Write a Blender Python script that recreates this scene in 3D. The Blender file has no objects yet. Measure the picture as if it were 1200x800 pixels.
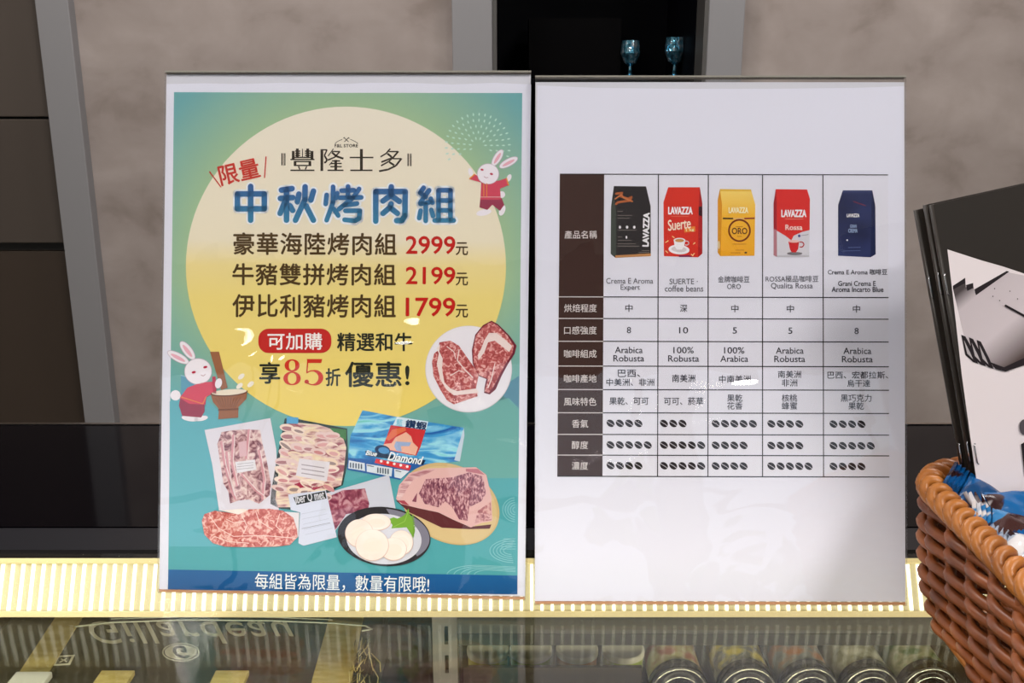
import bpy, bmesh, math, random
from mathutils import Vector, Matrix
random.seed(7)
SC = bpy.context.scene
COL = SC.collection
PI = math.pi

# ------------------------------------------------------------------ camera, world, light
ZG = 1.10                      # the glass counter top
PITCH = math.radians(15.2)
CAM = Vector((0, 0, ZG + 0.2906))
FPX = 35 / 36 * 1200
cd = bpy.data.cameras.new('camera'); cam = bpy.data.objects.new('camera', cd); COL.objects.link(cam)
cd.lens = 35; cd.sensor_width = 36; cd.clip_start = 0.02
cam.location = CAM; cam.rotation_euler = (PI / 2 - PITCH, 0, 0)
SC.camera = cam
AF = Vector((0, math.cos(PITCH), -math.sin(PITCH)))
AU = Vector((0, math.sin(PITCH), math.cos(PITCH)))
AR = Vector((1, 0, 0))
SC.view_settings.view_transform = 'Standard'
SC.view_settings.look = 'None'
SC.view_settings.gamma = 1
SC.view_settings.use_curve_mapping = False
SC.view_settings.exposure = 0.0
SC.cycles.transparent_max_bounces = 24
SC.cycles.max_bounces = 10
w = bpy.data.worlds.new('sky'); SC.world = w; w.use_nodes = True
bg = w.node_tree.nodes['Background']
bg.inputs[0].default_value = (0.72, 0.86, 1.0, 1); bg.inputs[1].default_value = 1.0
CEIL_LAMP = 15.4               # watts of each ceiling panel
BACK_LAMP = 22.5
CASE_FILL = 2.4
LED = 2.0                      # radiance of the light bars

def ray(x, y): return AF + AR * ((x - 600) / FPX) + AU * ((400 - y) / FPX)
def at_z(x, y, z):
    r = ray(x, y); return CAM + r * ((z - CAM.z) / r.z)
def at_y(x, y, Y):
    r = ray(x, y); return CAM + r * (Y / r.y)

# ------------------------------------------------------------------ materials
def lin(c):
    c /= 255
    return c / 12.92 if c <= 0.04045 else ((c + 0.055) / 1.055) ** 2.4
def S(r, g, b, k=1.0): return (min(lin(r) / k, .95), min(lin(g) / k, .95), min(lin(b) / k, .95), 1)
MC = {}
def nt(m): return m.node_tree.nodes, m.node_tree.links
def mat(name, c, rough=.5, metal=0, spec=.5, emis=None, es=0):
    if name in MC: return MC[name]
    m = bpy.data.materials.new(name); m.use_nodes = True
    b = m.node_tree.nodes['Principled BSDF']
    b.inputs['Base Color'].default_value = c; b.inputs['Roughness'].default_value = rough
    b.inputs['Metallic'].default_value = metal; b.inputs['Specular IOR Level'].default_value = spec
    if emis: b.inputs['Emission Color'].default_value = emis; b.inputs['Emission Strength'].default_value = es
    MC[name] = m; return m
KP = 0.88
def ink(r, g, b):
    return mat('ink_%d_%d_%d' % (r, g, b), S(r, g, b, KP), .75, 0, .15)
def noise_mat(name, stops, scale, rough=.6, detail=4, stretch=(1, 1, 1), dist=0, spec=.2, bump=0, tex='noise', coord='Object', rot=0):
    if name in MC: return MC[name]
    m = mat(name, (1, 1, 1, 1), rough, 0, spec); n, l = nt(m); b = n['Principled BSDF']
    tc = n.new('ShaderNodeTexCoord'); mp = n.new('ShaderNodeMapping'); mp.inputs['Scale'].default_value = stretch
    mp.inputs['Rotation'].default_value = (0, 0, rot)
    l.new(tc.outputs[coord], mp.inputs[0])
    if tex == 'noise':
        t = n.new('ShaderNodeTexNoise'); t.inputs['Scale'].default_value = scale; t.inputs['Detail'].default_value = detail
        t.inputs['Distortion'].default_value = dist; out = t.outputs['Fac']
    else:
        t = n.new('ShaderNodeTexVoronoi'); t.inputs['Scale'].default_value = scale; out = t.outputs['Color']
    l.new(mp.outputs[0], t.inputs['Vector'])
    r = n.new('ShaderNodeValToRGB'); e = r.color_ramp.elements
    while len(e) < len(stops): e.new(.5)
    for k, (p, c) in enumerate(stops): e[k].position = p; e[k].color = c
    l.new(out, r.inputs[0]); l.new(r.outputs[0], b.inputs['Base Color'])
    if bump:
        bp = n.new('ShaderNodeBump'); bp.inputs['Strength'].default_value = bump; bp.inputs['Distance'].default_value = .002
        l.new(out, bp.inputs['Height']); l.new(bp.outputs[0], b.inputs['Normal'])
    return m
def clear(name, tint=(1, 1, 1, 1), rough=0.0, bump=0, scale=20, ior=1.45, dist=.002, stretch=(1, 1, 1)):
    """thin clear sheet: see-through, with a Fresnel reflection"""
    if name in MC: return MC[name]
    m = bpy.data.materials.new(name); m.use_nodes = True; n, l = nt(m)
    n.remove(n['Principled BSDF'])
    tr = n.new('ShaderNodeBsdfTransparent'); tr.inputs[0].default_value = tint
    gl = n.new('ShaderNodeBsdfGlossy'); gl.inputs['Roughness'].default_value = rough
    fr = n.new('ShaderNodeFresnel'); fr.inputs[0].default_value = ior
    mx = n.new('ShaderNodeMixShader')
    ge = n.new('ShaderNodeNewGeometry'); mr = n.new('ShaderNodeMapRange')     # same index on both faces of the sheet
    mr.inputs[3].default_value = ior; mr.inputs[4].default_value = 1 / ior
    l.new(ge.outputs['Backfacing'], mr.inputs[0]); l.new(mr.outputs[0], fr.inputs[0])
    l.new(fr.outputs[0], mx.inputs[0]); l.new(tr.outputs[0], mx.inputs[1]); l.new(gl.outputs[0], mx.inputs[2])
    l.new(mx.outputs[0], n['Material Output'].inputs[0])
    if bump:
        tc = n.new('ShaderNodeTexCoord'); t = n.new('ShaderNodeTexNoise'); mp = n.new('ShaderNodeMapping')
        mp.inputs['Scale'].default_value = stretch
        t.inputs['Scale'].default_value = scale; t.inputs['Detail'].default_value = 1.2; t.inputs['Distortion'].default_value = 1.2
        bp = n.new('ShaderNodeBump'); bp.inputs['Strength'].default_value = bump; bp.inputs['Distance'].default_value = dist
        l.new(tc.outputs['Object'], mp.inputs[0]); l.new(mp.outputs[0], t.inputs['Vector']); l.new(t.outputs['Fac'], bp.inputs['Height'])
        l.new(bp.outputs[0], gl.inputs['Normal'])
    MC[name] = m; return m

# ------------------------------------------------------------------ mesh helpers
class MB:
    def __init__(s): s.v = []; s.f = []; s.mi = []; s.cur = 0; s.sm = []
    def add(s, vs, fs, smooth=False):
        o = len(s.v); s.v += [tuple(x) for x in vs]
        for f in fs: s.f.append([o + i for i in f]); s.mi.append(s.cur); s.sm.append(smooth)
    def box(s, x0, x1, y0, y1, z0, z1, M=None):
        vs = [Vector((x, y, z)) for z in (z0, z1) for y in (y0, y1) for x in (x0, x1)]
        if M: vs = [M @ v for v in vs]
        s.add(vs, [(0, 2, 3, 1), (4, 5, 7, 6), (0, 1, 5, 4), (2, 6, 7, 3), (0, 4, 6, 2), (1, 3, 7, 5)])
    def tube(s, pts, r, n=8, cap=True):
        pts = [Vector(p) for p in pts]; k = len(pts); rr = r if isinstance(r, (list, tuple)) else [r] * k
        vs = []; up = Vector((0.13, 0.21, 0.97)).normalized()
        for i, p in enumerate(pts):
            d = (pts[min(i + 1, k - 1)] - pts[max(i - 1, 0)])
            d = d.normalized() if d.length else Vector((1, 0, 0))
            a = d.cross(up)
            if a.length < .05: a = d.cross(Vector((1, 0, 0)))
            a.normalize(); b = a.cross(d)
            for j in range(n):
                t = 2 * PI * j / n; vs.append(p + (a * math.cos(t) + b * math.sin(t)) * rr[i])
        fs = [(i * n + j, i * n + (j + 1) % n, (i + 1) * n + (j + 1) % n, (i + 1) * n + j) for i in range(k - 1) for j in range(n)]
        if cap: fs += [tuple(range(n))[::-1], tuple(range((k - 1) * n, k * n))]
        s.add(vs, fs, True)
    def lathe(s, prof, n=32, M=None, smooth=True):
        vs = []
        for r, z in prof:
            for j in range(n): vs.append(Vector((r * math.cos(2 * PI * j / n), r * math.sin(2 * PI * j / n), z)))
        if M: vs = [M @ v for v in vs]
        k = len(prof)
        fs = [(i * n + j, i * n + (j + 1) % n, (i + 1) * n + (j + 1) % n, (i + 1) * n + j) for i in range(k - 1) for j in range(n)]
        s.add(vs, fs, smooth); s.add([vs[i] for i in range(n)], [tuple(range(n))[::-1]]); s.add([vs[(k - 1) * n + i] for i in range(n)], [tuple(range(n))])
    def build(s, name, mats, parent=None, bevel=0):
        me = bpy.data.meshes.new(name); me.from_pydata(s.v, [], s.f)
        for m in (mats if isinstance(mats, (list, tuple)) else [mats]): me.materials.append(m)
        for i, p in enumerate(me.polygons): p.material_index = s.mi[i]; p.use_smooth = s.sm[i]
        me.update()
        o = bpy.data.objects.new(name, me); COL.objects.link(o)
        if parent: o.parent = parent
        if bevel:
            b = o.modifiers.new('bevel', 'BEVEL'); b.width = bevel; b.segments = 2; b.limit_method = 'ANGLE'
        return o
def tag(o, label=None, cat=None, group=None, kind=None):
    if label: o['label'] = label
    if cat: o['category'] = cat
    if group: o['group'] = group
    if kind: o['kind'] = kind
    return o
def empty(name, loc=(0, 0, 0), M=None):
    o = bpy.data.objects.new(name, None); COL.objects.link(o); o.empty_display_size = .02
    if M: o.matrix_world = M
    else: o.location = loc
    return o

_tx = {}
def glyphs(body, bold, space, shear):
    key = (body, bold, space, shear)
    if key in _tx: return _tx[key]
    c = bpy.data.curves.new('t', 'FONT'); c.body = body; c.offset = bold; c.space_character = space; c.shear = shear
    c.resolution_u = 3; c.align_x = 'CENTER'; c.space_line = .95
    o = bpy.data.objects.new('t', c); COL.objects.link(o)
    dg = bpy.context.evaluated_depsgraph_get(); dg.update()
    me = bpy.data.meshes.new_from_object(o.evaluated_get(dg))
    vs = [(v.co.x, v.co.y) for v in me.vertices]; fs = [tuple(p.vertices) for p in me.polygons]
    bpy.data.objects.remove(o); bpy.data.curves.remove(c); bpy.data.meshes.remove(me)
    _tx[key] = (vs, fs); return _tx[key]

class Sheet:
    """a flat printed sheet with its own frame (u right, v up, n towards the reader)"""
    def __init__(s, base, X, V):
        s.o = Vector(base); s.X = Vector(X).normalized(); V = Vector(V); s.V = (V - s.X * V.dot(s.X)).normalized(); s.N = s.X.cross(s.V)
        s.M = Matrix.Translation(s.o) @ Matrix((s.X, s.V, s.N)).transposed().to_4x4()
    def uv(s, x, y):
        r = ray(x, y); p = CAM + r * ((s.o - CAM).dot(s.N) / r.dot(s.N)) - s.o
        return p.dot(s.X), p.dot(s.V)
LAY = 0.00004
class Ink(MB):
    def __init__(s, sheet): super().__init__(); s.sh = sheet; s.mats = []
    def use(s, m):
        if m not in s.mats: s.mats.append(m)
        s.cur = s.mats.index(m)
    def put(s, pts, faces, m, n):
        s.use(m); vs = []
        for x, y in pts:
            u, v = s.sh.uv(x, y); vs.append((u, v, n * LAY))
        s.add(vs, [f[::-1] for f in faces])
    def poly(s, pts, m, n): s.put(pts, [tuple(range(len(pts)))], m, n)
    def ell(s, cx, cy, rx, ry, m, n, rot=0, k=40, a0=0, a1=360):
        c, d = math.cos(math.radians(rot)), math.sin(math.radians(rot)); pts = []
        for i in range(k + (a1 - a0 != 360)):
            t = math.radians(a0 + (a1 - a0) * i / k); x, y = rx * math.cos(t), ry * math.sin(t)
            pts.append((cx + x * c - y * d, cy + x * d + y * c))
        s.poly(pts, m, n)
    def rrect(s, x0, y0, x1, y1, r, m, n):
        pts = []
        for cx, cy, a in ((x1 - r, y0 + r, -90), (x1 - r, y1 - r, 0), (x0 + r, y1 - r, 90), (x0 + r, y0 + r, 180)):
            for i in range(7):
                t = math.radians(a + 15 * i); pts.append((cx + r * math.cos(t), cy + r * math.sin(t)))
        s.poly(pts, m, n)
    def line(s, pts, wd, m, n, cap=True):
        for i in range(len(pts) - 1):
            (x0, y0), (x1, y1) = pts[i], pts[i + 1]; dx, dy = x1 - x0, y1 - y0; L = math.hypot(dx, dy) or 1e-6
            ax, ay = -dy / L * wd / 2, dx / L * wd / 2
            if not cap:
                s.poly([(x0 + ax, y0 + ay), (x1 + ax, y1 + ay), (x1 - ax, y1 - ay), (x0 - ax, y0 - ay)], m, n); continue
            a = math.atan2(ay, ax); q = []
            for j in range(9): q.append((x0 + wd / 2 * math.cos(a + PI * j / 8), y0 + wd / 2 * math.sin(a + PI * j / 8)))
            for j in range(9): q.append((x1 + wd / 2 * math.cos(a + PI + PI * j / 8), y1 + wd / 2 * math.sin(a + PI + PI * j / 8)))
            s.poly(q, m, n)
    def arc(s, cx, cy, rx, ry, a0, a1, wd, m, n, k=14, rot=0):
        c, d = math.cos(math.radians(rot)), math.sin(math.radians(rot)); q = []
        for i in range(k + 1):
            t = math.radians(a0 + (a1 - a0) * i / k); x, y = rx * math.cos(t), ry * math.sin(t); q.append((cx + x * c - y * d, cy + x * d + y * c))
        s.line(q, wd, m, n)
    def text(s, body, box, m, n, bold=0.0, rot=0, space=1.0, shear=0, flip=False, center=None, size=None):
        """fit the lettering's own bounds into box=(x0,y0,x1,y1) pixels, or place at center with em size"""
        vs, fs = glyphs(body, 0, space, shear)
        xs = [v[0] for v in vs]; ys = [v[1] for v in vs]; a, b, c, d = min(xs), max(xs), min(ys), max(ys)
        if box:
            x0, y0, x1, y1 = box; kx = (x1 - x0) / (b - a); ky = (y1 - y0) / (d - c); cx, cy = (x0 + x1) / 2, (y0 + y1) / 2
        else: (cx, cy), kx, ky = center, size, size
        if flip: ky = -ky
        co, si = math.cos(math.radians(rot)), math.sin(math.radians(rot)); pts = []
        for x, y in vs:
            x = (x - (a + b) / 2) * kx; y = -(y - (c + d) / 2) * ky
            pts.append((cx + x * co - y * si, cy + x * si + y * co))
        e = bold * abs(kx)
        for q, (dx, dy) in enumerate(((0, 0), (e, 0), (-e, 0), (0, e), (0, -e)) if bold else ((0, 0),)):
            s.put([(x + dx, y + dy) for x, y in pts], fs, m, n + .1 * q)
    def done(s, name, parent, label=None):
        o = s.build(name, s.mats, parent)
        if label: o['label'] = label
        return o

# ================================================================== THE SETTING
YB = 2.2                                   # back wall
YF = -3.2                                  # shop front
XL, XR, ZC = -2.6, 2.6, 2.75
concrete = noise_mat('concrete_panel', [(.30, S(124, 113, 107)), (.43, S(139, 129, 124)), (.56, S(146, 136, 131)), (.72, S(156, 146, 141))], 7, .7, 12, (1, 1, 1.3), .25, .25, .1)
plain = mat('painted_plaster', S(190, 186, 180), .8)
def wall_holes(name, Y0, Y1, holes, m, label, x0=XL, x1=XR):
    b = MB(); xs = x0
    for (a, c, z0, z1) in holes:
        b.box(xs, a, Y0, Y1, 0, ZC)
        if z0 > 0: b.box(a, c, Y0, Y1, 0, z0)
        b.box(a, c, Y0, Y1, z1, ZC); xs = c
    b.box(xs, x1, Y0, Y1, 0, ZC)
    return tag(b.build(name, m), label, 'wall', kind='structure')
wall_holes('wall_back', YB, YB + .08, [(-.04, .407, 0.55, 2.3)], concrete, 'grey brown concrete look back wall behind the counter', x0=-.918)
fl = MB(); fl.box(XL, XR, YF, YB + 1.2, -.05, 0)
tag(fl.build('floor', noise_mat('floor_tile', [(.3, S(120, 116, 110)), (.7, S(140, 135, 128))], 3)), 'grey shop floor', 'floor', kind='structure')
ce = MB(); ce.box(XL, XR, YF, YB + 1.2, ZC, ZC + .05)
tag(ce.build('ceiling', mat('ceiling_paint', S(225, 224, 222), .9)), 'white shop ceiling', 'ceiling', kind='structure')
for nm, xx in (('wall_left', XL), ('wall_right', XR)):
    b = MB(); b.box(xx - (.08 if xx < 0 else 0), xx + (.08 if xx > 0 else 0), YF, YB + 1.2, 0, ZC)
    tag(b.build(nm, plain), 'pale side wall of the shop, ' + nm[5:], 'wall', kind='structure')
wins = [(-2.3, -.75, .25, 2.25), (-.6, .6, .25, 2.25), (.75, 2.3, .25, 2.25)]
wall_holes('wall_front', YF - .1, YF, wins, mat('front_wall_paint', S(120, 112, 106), .8), 'street side wall with the shop windows')
for i, (a, c, z0, z1) in enumerate(wins):
    g = MB(); g.box(a, c, YF - .06, YF - .05, z0, z1)
    gl = g.build('window_%d' % (i + 2), clear('window_glass')); tag(gl, 'shop window pane %s' % ('left', 'middle', 'right')[i], 'window', kind='structure')
    fr = MB(); t = .04
    fr.box(a, a + t, YF - .09, YF - .02, z0, z1); fr.box(c - t, c, YF - .09, YF - .02, z0, z1)
    fr.box(a, c, YF - .09, YF - .02, z0, z0 + t); fr.box(a, c, YF - .09, YF - .02, z1 - t, z1)
    fr.box(a, c, YF - .08, YF - .03, 1.62, 1.66); fr.box((a + c) / 2 - .02, (a + c) / 2 + .02, YF - .08, YF - .03, z0, z1)
    fr.build('window_frame', mat('frame_dark', S(50, 50, 52), .4), gl)
    L = bpy.data.lights.new('daylight_portal', 'AREA'); L.shape = 'RECTANGLE'; L.size = c - a; L.size_y = z1 - z0; L.cycles.is_portal = True
    lo = bpy.data.objects.new('daylight_portal', L); COL.objects.link(lo); lo.location = ((a + c) / 2, YF - .12, (z0 + z1) / 2); lo.rotation_euler = (PI / 2, 0, 0)
gr = MB(); gr.box(-9, 9, -12, YF - .1, -.1, -.02)
tag(gr.build('ground', mat('pavement', S(150, 148, 145), .9)), 'pavement outside the shop window', 'ground', kind='structure')
# hedge across the street (seen only as a reflection)
hb = MB()
for i in range(260):
    x = random.uniform(-6, 6); z = random.uniform(0.1, 2.0 + .5 * math.sin(x * 2.1)); y = -7 + random.uniform(-.5, .5)
    r = random.uniform(.12, .3); q = [Vector((random.gauss(0, 1), random.gauss(0, 1), random.gauss(0, 1))).normalized() * r for _ in range(6)]
    p = Vector((x, y, z)); hb.add([p + v for v in q], [(0, 1, 2), (1, 2, 3), (2, 3, 4), (3, 4, 5), (4, 5, 0), (5, 0, 1)])
hb.box(-6, 6, -7.2, -7.0, 0, 1.3)
tag(hb.build('hedge', noise_mat('hedge_leaves', [(.3, S(40, 80, 30)), (.6, S(110, 150, 60)), (.8, S(160, 190, 90))], 3)), 'green leafy hedge outside the shop window', 'hedge', kind='stuff')

# ceiling panel lamps
lampm = mat('lamp_diffuser', (1, 1, 1, 1), .5, emis=(1, .97, .92, 1), es=4)
def ceiling_lamp(x, y, wtt, label, sx=.6, sy=.3, col=(1, .96, .90)):
    t = tag(empty('ceiling_light', (x, y, ZC)), label, 'ceiling light', 'ceiling lights')
    f = MB(); f.box(-sx / 2 - .02, sx / 2 + .02, -sy / 2 - .02, sy / 2 + .02, -.03, 0); f.build('housing', mat('lamp_white', S(230, 230, 230), .5), t)
    d = MB(); d.box(-sx / 2, sx / 2, -sy / 2, sy / 2, -.034, -.0301); d.build('diffuser', lampm, t)
    L = bpy.data.lights.new('lamp', 'AREA'); L.shape = 'RECTANGLE'; L.size = sx; L.size_y = sy; L.energy = wtt; L.color = col
    lo = bpy.data.objects.new('lamp', L); COL.objects.link(lo); lo.parent = t; lo.location = (0, 0, -.04)
    return t
ceiling_lamp(-1.1, -.25, CEIL_LAMP, 'white ceiling panel light above the customer side, left')
ceiling_lamp(1.1, -.25, CEIL_LAMP, 'white ceiling panel light above the customer side, right')
ceiling_lamp(-1.1, -.8, CEIL_LAMP, 'white ceiling panel light in the second row, left')
ceiling_lamp(1.1, -.8, CEIL_LAMP, 'white ceiling panel light in the second row, right')
ceiling_lamp(-.6, 1.45, BACK_LAMP, 'white ceiling panel light over the staff side, left', col=(1, .94, .92))
ceiling_lamp(.9, 1.45, BACK_LAMP, 'white ceiling panel light over the staff side, right', col=(1, .94, .92))

# grey frames on the back wall
greyf = mat('grey_frame', S(122, 121, 123), .55)
b = MB(); b.box(-.987, -.918, YB - .03, YB + .08, 0, ZC)
tag(b.build('trim_1', greyf, bevel=.002), 'grey upright frame strip between the dark cabinet and the concrete wall', 'frame', kind='structure')
# black window with frames
wt = tag(empty('window_1', (.1835, YB, 1.4)), 'tall black window between two grey frames', 'window', kind='structure')
def loc(b): return b
fb = MB()
for a, c in ((-.125, -.04), (.407, .483)): fb.box(a - .1835, c - .1835, -.03, .0, .55 - 1.4, ZC - 1.4)
fb.box(-.04 - .1835, .407 - .1835, -.03, 0, 2.3 - 1.4, ZC - 1.4)
fb.build('window_frame', greyf, wt, .002)
f2 = MB(); f2.box(-.2235, -.2155, -.032, .06, -.85, .9); f2.box(.2155, .2235, -.032, .06, -.85, .9)
f2.build('inner_edge', mat('frame_edge', S(70, 68, 66), .4), wt)
ib = MB(); blk = mat('black_lining', S(4, 4, 8), .6, 0, .06)
ib.box(-.2235, .2235, .5, .52, -.85, .9); ib.box(-.2235, -.2175, .08, .5, -.85, .9); ib.box(.2175, .2235, .08, .5, -.85, .9); ib.box(-.2235, .2235, .08, .5, -.86, -.85); ib.box(-.2235, .2235, .08, .5, .9, .91)
ib.build('dark_lining', blk, wt)
szz = at_y(738, 92, YB + .24).z - 1.4; sh = MB(); sh.box(-.2155, .2155, .1, .5, szz - .01, szz - .0003)
sh.build('shelf', blk, wt)
mb_ = MB(); mb_.box(at_y(620, 40, YB + .25).x - .1835, at_y(728, 40, YB + .25).x - .1835, .25, .45, szz, at_y(660, 21, YB + .25).z - 1.4); mb_.build('dark_box', mat('dark_box', S(3, 2, 3), .5, 0, .05), wt)
# small glasses added in place of daylight glints, glint tones in their colour
gls = noise_mat('glint_tones', [(.3, S(40, 70, 90)), (.52, S(110, 190, 220)), (.7, S(235, 240, 250))], 90, .12, 2, spec=1, bump=1); gls.node_tree.nodes['Principled BSDF'].inputs['Metallic'].default_value = .85
def glint_shape(x, y, z, s, label):
    m = MB(); m.lathe([(.0, 0), (.03 * s, 0), (.03 * s, .004), (.006 * s, .01), (.005 * s, .04 * s), (.02 * s, .05 * s), (.032 * s, .08 * s), (.028 * s, .12 * s), (.026 * s, .12 * s), (.03 * s, .08 * s), (.0, .052 * s)], 14, smooth=False)
    o = m.build('daylight_glint', gls); o.location = (x, y, z); tag(o, label, 'glass'); return o
gp = at_y(738, 92, YB + .24); glint_shape(gp.x, gp.y, gp.z, .72, 'blue glint of reflected daylight, built as a small glass, on the left in the black window')
gq = at_y(790, 92, YB + .24); glint_shape(gq.x, gq.y, gq.z, .78, 'pale glint of reflected daylight, built as a small glass, on the right in the black window')

# dark cupboard at the far left
cu = tag(empty('tall_cupboard', (-1.6, YB, 0)), 'dark brown tall cupboard at the left edge, beside the grey frame strip', 'cupboard')
brown = mat('cupboard_brown', S(72, 64, 58), .5, 0, .3)
def part(name, m, par, *boxes, bevel=0):
    q = MB()
    for x in boxes: q.box(*x)
    return q.build(name, m, par, bevel)
part('carcass', mat('cupboard_dark', S(30, 26, 24), .6), cu, (-.6, .612, .03, .5, 0, 2.6))
part('door', brown, cu, (-.6, .612, .0, .025, 1.295, 2.6), bevel=.002)
part('drawer', mat('cupboard_mid', S(68, 60, 54), .5, 0, .3), cu, (-.6, .612, .002, .025, 1.02, 1.29), bevel=.002)
part('door', mat('cupboard_low', S(56, 46, 38), .5, 0, .3), cu, (-.6, .612, .012, .03, .08, 1.0), bevel=.002)

# ================================================================== DISPLAY CASE
CX0, CX1 = -.95, .95
case = tag(empty('display_case', (0, .6, 0)), 'refrigerated glass topped display case with a black rear worktop', 'display case')
def cpart(name, m, *boxes, bevel=0):   # boxes in world coordinates
    q = MB()
    for (x0, x1, y0, y1, z0, z1) in boxes: q.box(x0, x1, y0 - .6, y1 - .6, z0, z1)
    return q.build(name, m, case, bevel)
glass = clear('counter_glass', (.97, .98, .97, 1), ior=1.32)
black = mat('black_worktop', S(4, 3, 6), .06, 0, .07)
cpart('glass_top', glass, (CX0, CX1, .30, .5648, ZG - .006, ZG))
cpart('worktop', black, (CX0, CX1, .604, .80, ZG - .03, ZG - .0005))
cpart('light_cover', mat('cover_black', S(26, 26, 30), .3, 0, .15), (CX0, CX1, .572, .603, ZG - .03, ZG - .001))
cpart('edge_trim', mat('steel', S(170, 160, 150), .2, 1), (CX0, CX1, .80, .8035, ZG - .03, ZG + .0005))
cpart('body', mat('case_steel', S(90, 90, 92), .35, .6), (CX0, CX1, .74, .80, 0.02, ZG - .031), (CX0, CX1, .30, .74, .02, ZG - .30), (CX0, CX0 + .01, .30, .74, ZG - .30, ZG - .007), (CX1 - .01, CX1, .30, .74, ZG - .30, ZG - .007))
cpart('front_pane', clear('front_glass'), (CX0 + .011, CX1 - .011, .302, .307, ZG - .29, ZG - .007))
inner = mat('case_lining', S(58, 54, 46), .35, 0, .4)
cpart('back_lining', inner, (CX0 + .011, CX1 - .011, .72, .735, ZG - .30, ZG - .031))
cpart('shelf', mat('shelf_dark', S(62, 50, 40), .4, 0, .4), (CX0 + .011, CX1 - .011, .40, .719, ZG - .140, ZG - .135))
q = MB(); x0, x1 = CX0 + .011, CX1 - .011      # sloping inner pane, added below the light bar to mirror its stripes
q.add([(x, y - .6, ZG + z) for x in (x0, x1) for (y, z) in ((.5525, -.0400), (.40, -.0105), (.40, -.0085), (.5525, -.0380))],
      [(0, 1, 2, 3), (7, 6, 5, 4), (0, 4, 5, 1), (1, 5, 6, 2), (2, 6, 7, 3), (3, 7, 4, 0)])
q.build('mirror_pane', clear('inner_glass', (.96, .97, .93, 1), ior=1.07), case)
barx0 = at_y(536, 740, .5535).x
cpart('valance', mat('valance_grey', S(70, 70, 66), .3, .2), (barx0, CX1 - .011, .5535, .556, ZG - .049, ZG - .037))
cpart('valance_lip', mat('valance_dark', S(40, 40, 36), .3, .2), (barx0, CX1 - .011, .5535, .5555, ZG - .0575, ZG - .0495))
rz = at_y(640, 781, .578).z
cpart('shelf_rail', mat('rail_dark', S(50, 44, 40), .3, .2), (barx0 + .002, at_y(752, 790, .578).x, .577, .580, ZG - .1345, rz))
# slotted shelf upright
up = MB(); x0 = at_y(507, 760, .565).x; x1 = at_y(536, 760, .565).x
xm0, xm1 = at_y(521, 760, .565).x, at_y(525.5, 760, .565).x
for a, c in ((x0, xm0), (xm1, x1)): up.box(a, c, .565 - .6, .569 - .6, ZG - .135, ZG - .032)
for k in range(6): up.box(xm0, xm1, .565 - .6, .569 - .6, ZG - .135 + k * .021, ZG - .135 + k * .021 + .008)
up.box(x0, x0 + .002, .57 - .6, .585 - .6, ZG - .135, ZG - .032); up.box(x1 - .002, x1, .57 - .6, .585 - .6, ZG - .135, ZG - .032)
up.build('shelf_upright', mat('upright_steel', S(150, 148, 146), .35, .7), case)

# unseen fill lamp and housing, added under the case front to brighten the goods
hm = MB(); hm.box(-.7, .7, .318 - .6, .338 - .6, ZG - .024, ZG - .007); hm.build('fill_housing', mat('steel', None), case)
L = bpy.data.lights.new('case_fill', 'AREA'); L.shape = 'RECTANGLE'; L.size = 1.3; L.size_y = .012; L.energy = CASE_FILL; L.color = (1, .9, .7)
lo = bpy.data.objects.new('case_fill', L); COL.objects.link(lo); lo.location = (0, .340, ZG - .026); lo.rotation_euler = (math.radians(50), 0, 0)

# LED light bar: sloped panel of bright bars
th = math.radians(61)
TOPY, TOPZ, LEN = .5700, ZG - .0075, .0330
LM = Matrix.Translation((0, TOPY, TOPZ)) @ Matrix(((1, 0, 0), (0, -math.cos(th), -math.sin(th)), (0, -math.sin(th), math.cos(th)))).to_4x4()
# local: x along, y down the slope, z towards the viewer side
led = tag(empty('led_light_bar', M=LM), 'long glowing ribbed light strip under the counter glass', 'light')
p_ = MB(); p_.box(CX0 + .012, CX1 - .012, 0, LEN, -.004, -.001)
p_.build('backing', mat('led_backing', S(200, 192, 160), .5, emis=S(255, 232, 170), es=.05), led)
p_ = MB(); pitch = 12.15 / FPX * .615
k = 0; x = CX0 + .02
while x < CX1 - .02:
    p_.box(x, x + pitch * .27, .0022, LEN - .0026, -.0009, .0006); x += pitch
p_.build('light_tubes', mat('led_tube', (1, 1, 1, 1), .4, emis=(1, .93, .72, 1), es=LED), led)
rim = mat('led_rim', S(225, 208, 160), .35, .0, emis=S(255, 226, 160), es=.25)
p_ = MB(); p_.box(CX0 + .012, CX1 - .012, -.0015, .0018, -.0009, .0016); p_.build('rim', rim, led, .0004)
p_ = MB(); p_.box(CX0 + .012, CX1 - .012, LEN - .0022, LEN + .0014, -.0009, .0016); p_.build('rim', rim, led, .0004)

# ================================================================== GOODS IN THE CASE
ZS = ZG - .135
BT = ZG - .10                                      # top of the oyster box
bx0, bx1 = -.372, -.094
bx = tag(empty('oyster_box', (-.23, .60, ZS)), 'dark oyster crate with pale straps and swirling white lettering flipped like a reflection, left under the glass', 'box')
q = MB(); q.box(bx0 + .23, bx1 + .23, -.11, .075, 0, .035); q.build('carton', mat('carton_dark', S(74, 68, 52), .35, 0, .4), bx, .003)
class Flat(Sheet): pass
topf = Sheet((0, .6, BT + .0003), (1, 0, 0), (0, 1, 0))
topf.M = Matrix.Translation((0, .6, BT + .0003))
cream = mat('crate_letter', S(242, 236, 212), .6)
I = Ink(topf); I.text('Gillardeau', (104, 728, 344, 754), cream, 1, .004, 0, 1.08, .35, flip=True)  # lettering flipped: its mirror image is drawn onto the crate top
I.ell(212, 764, 22, 11, cream, 1); I.ell(212, 764, 20.3, 9.8, mat('carton_dark', None), 2); I.ell(212, 764, 19, 8.8, cream, 3)
I.text('G', (203, 757, 222, 771), mat('carton_dark', None), 4, .03, 0, 1, .4, flip=True)
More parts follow.
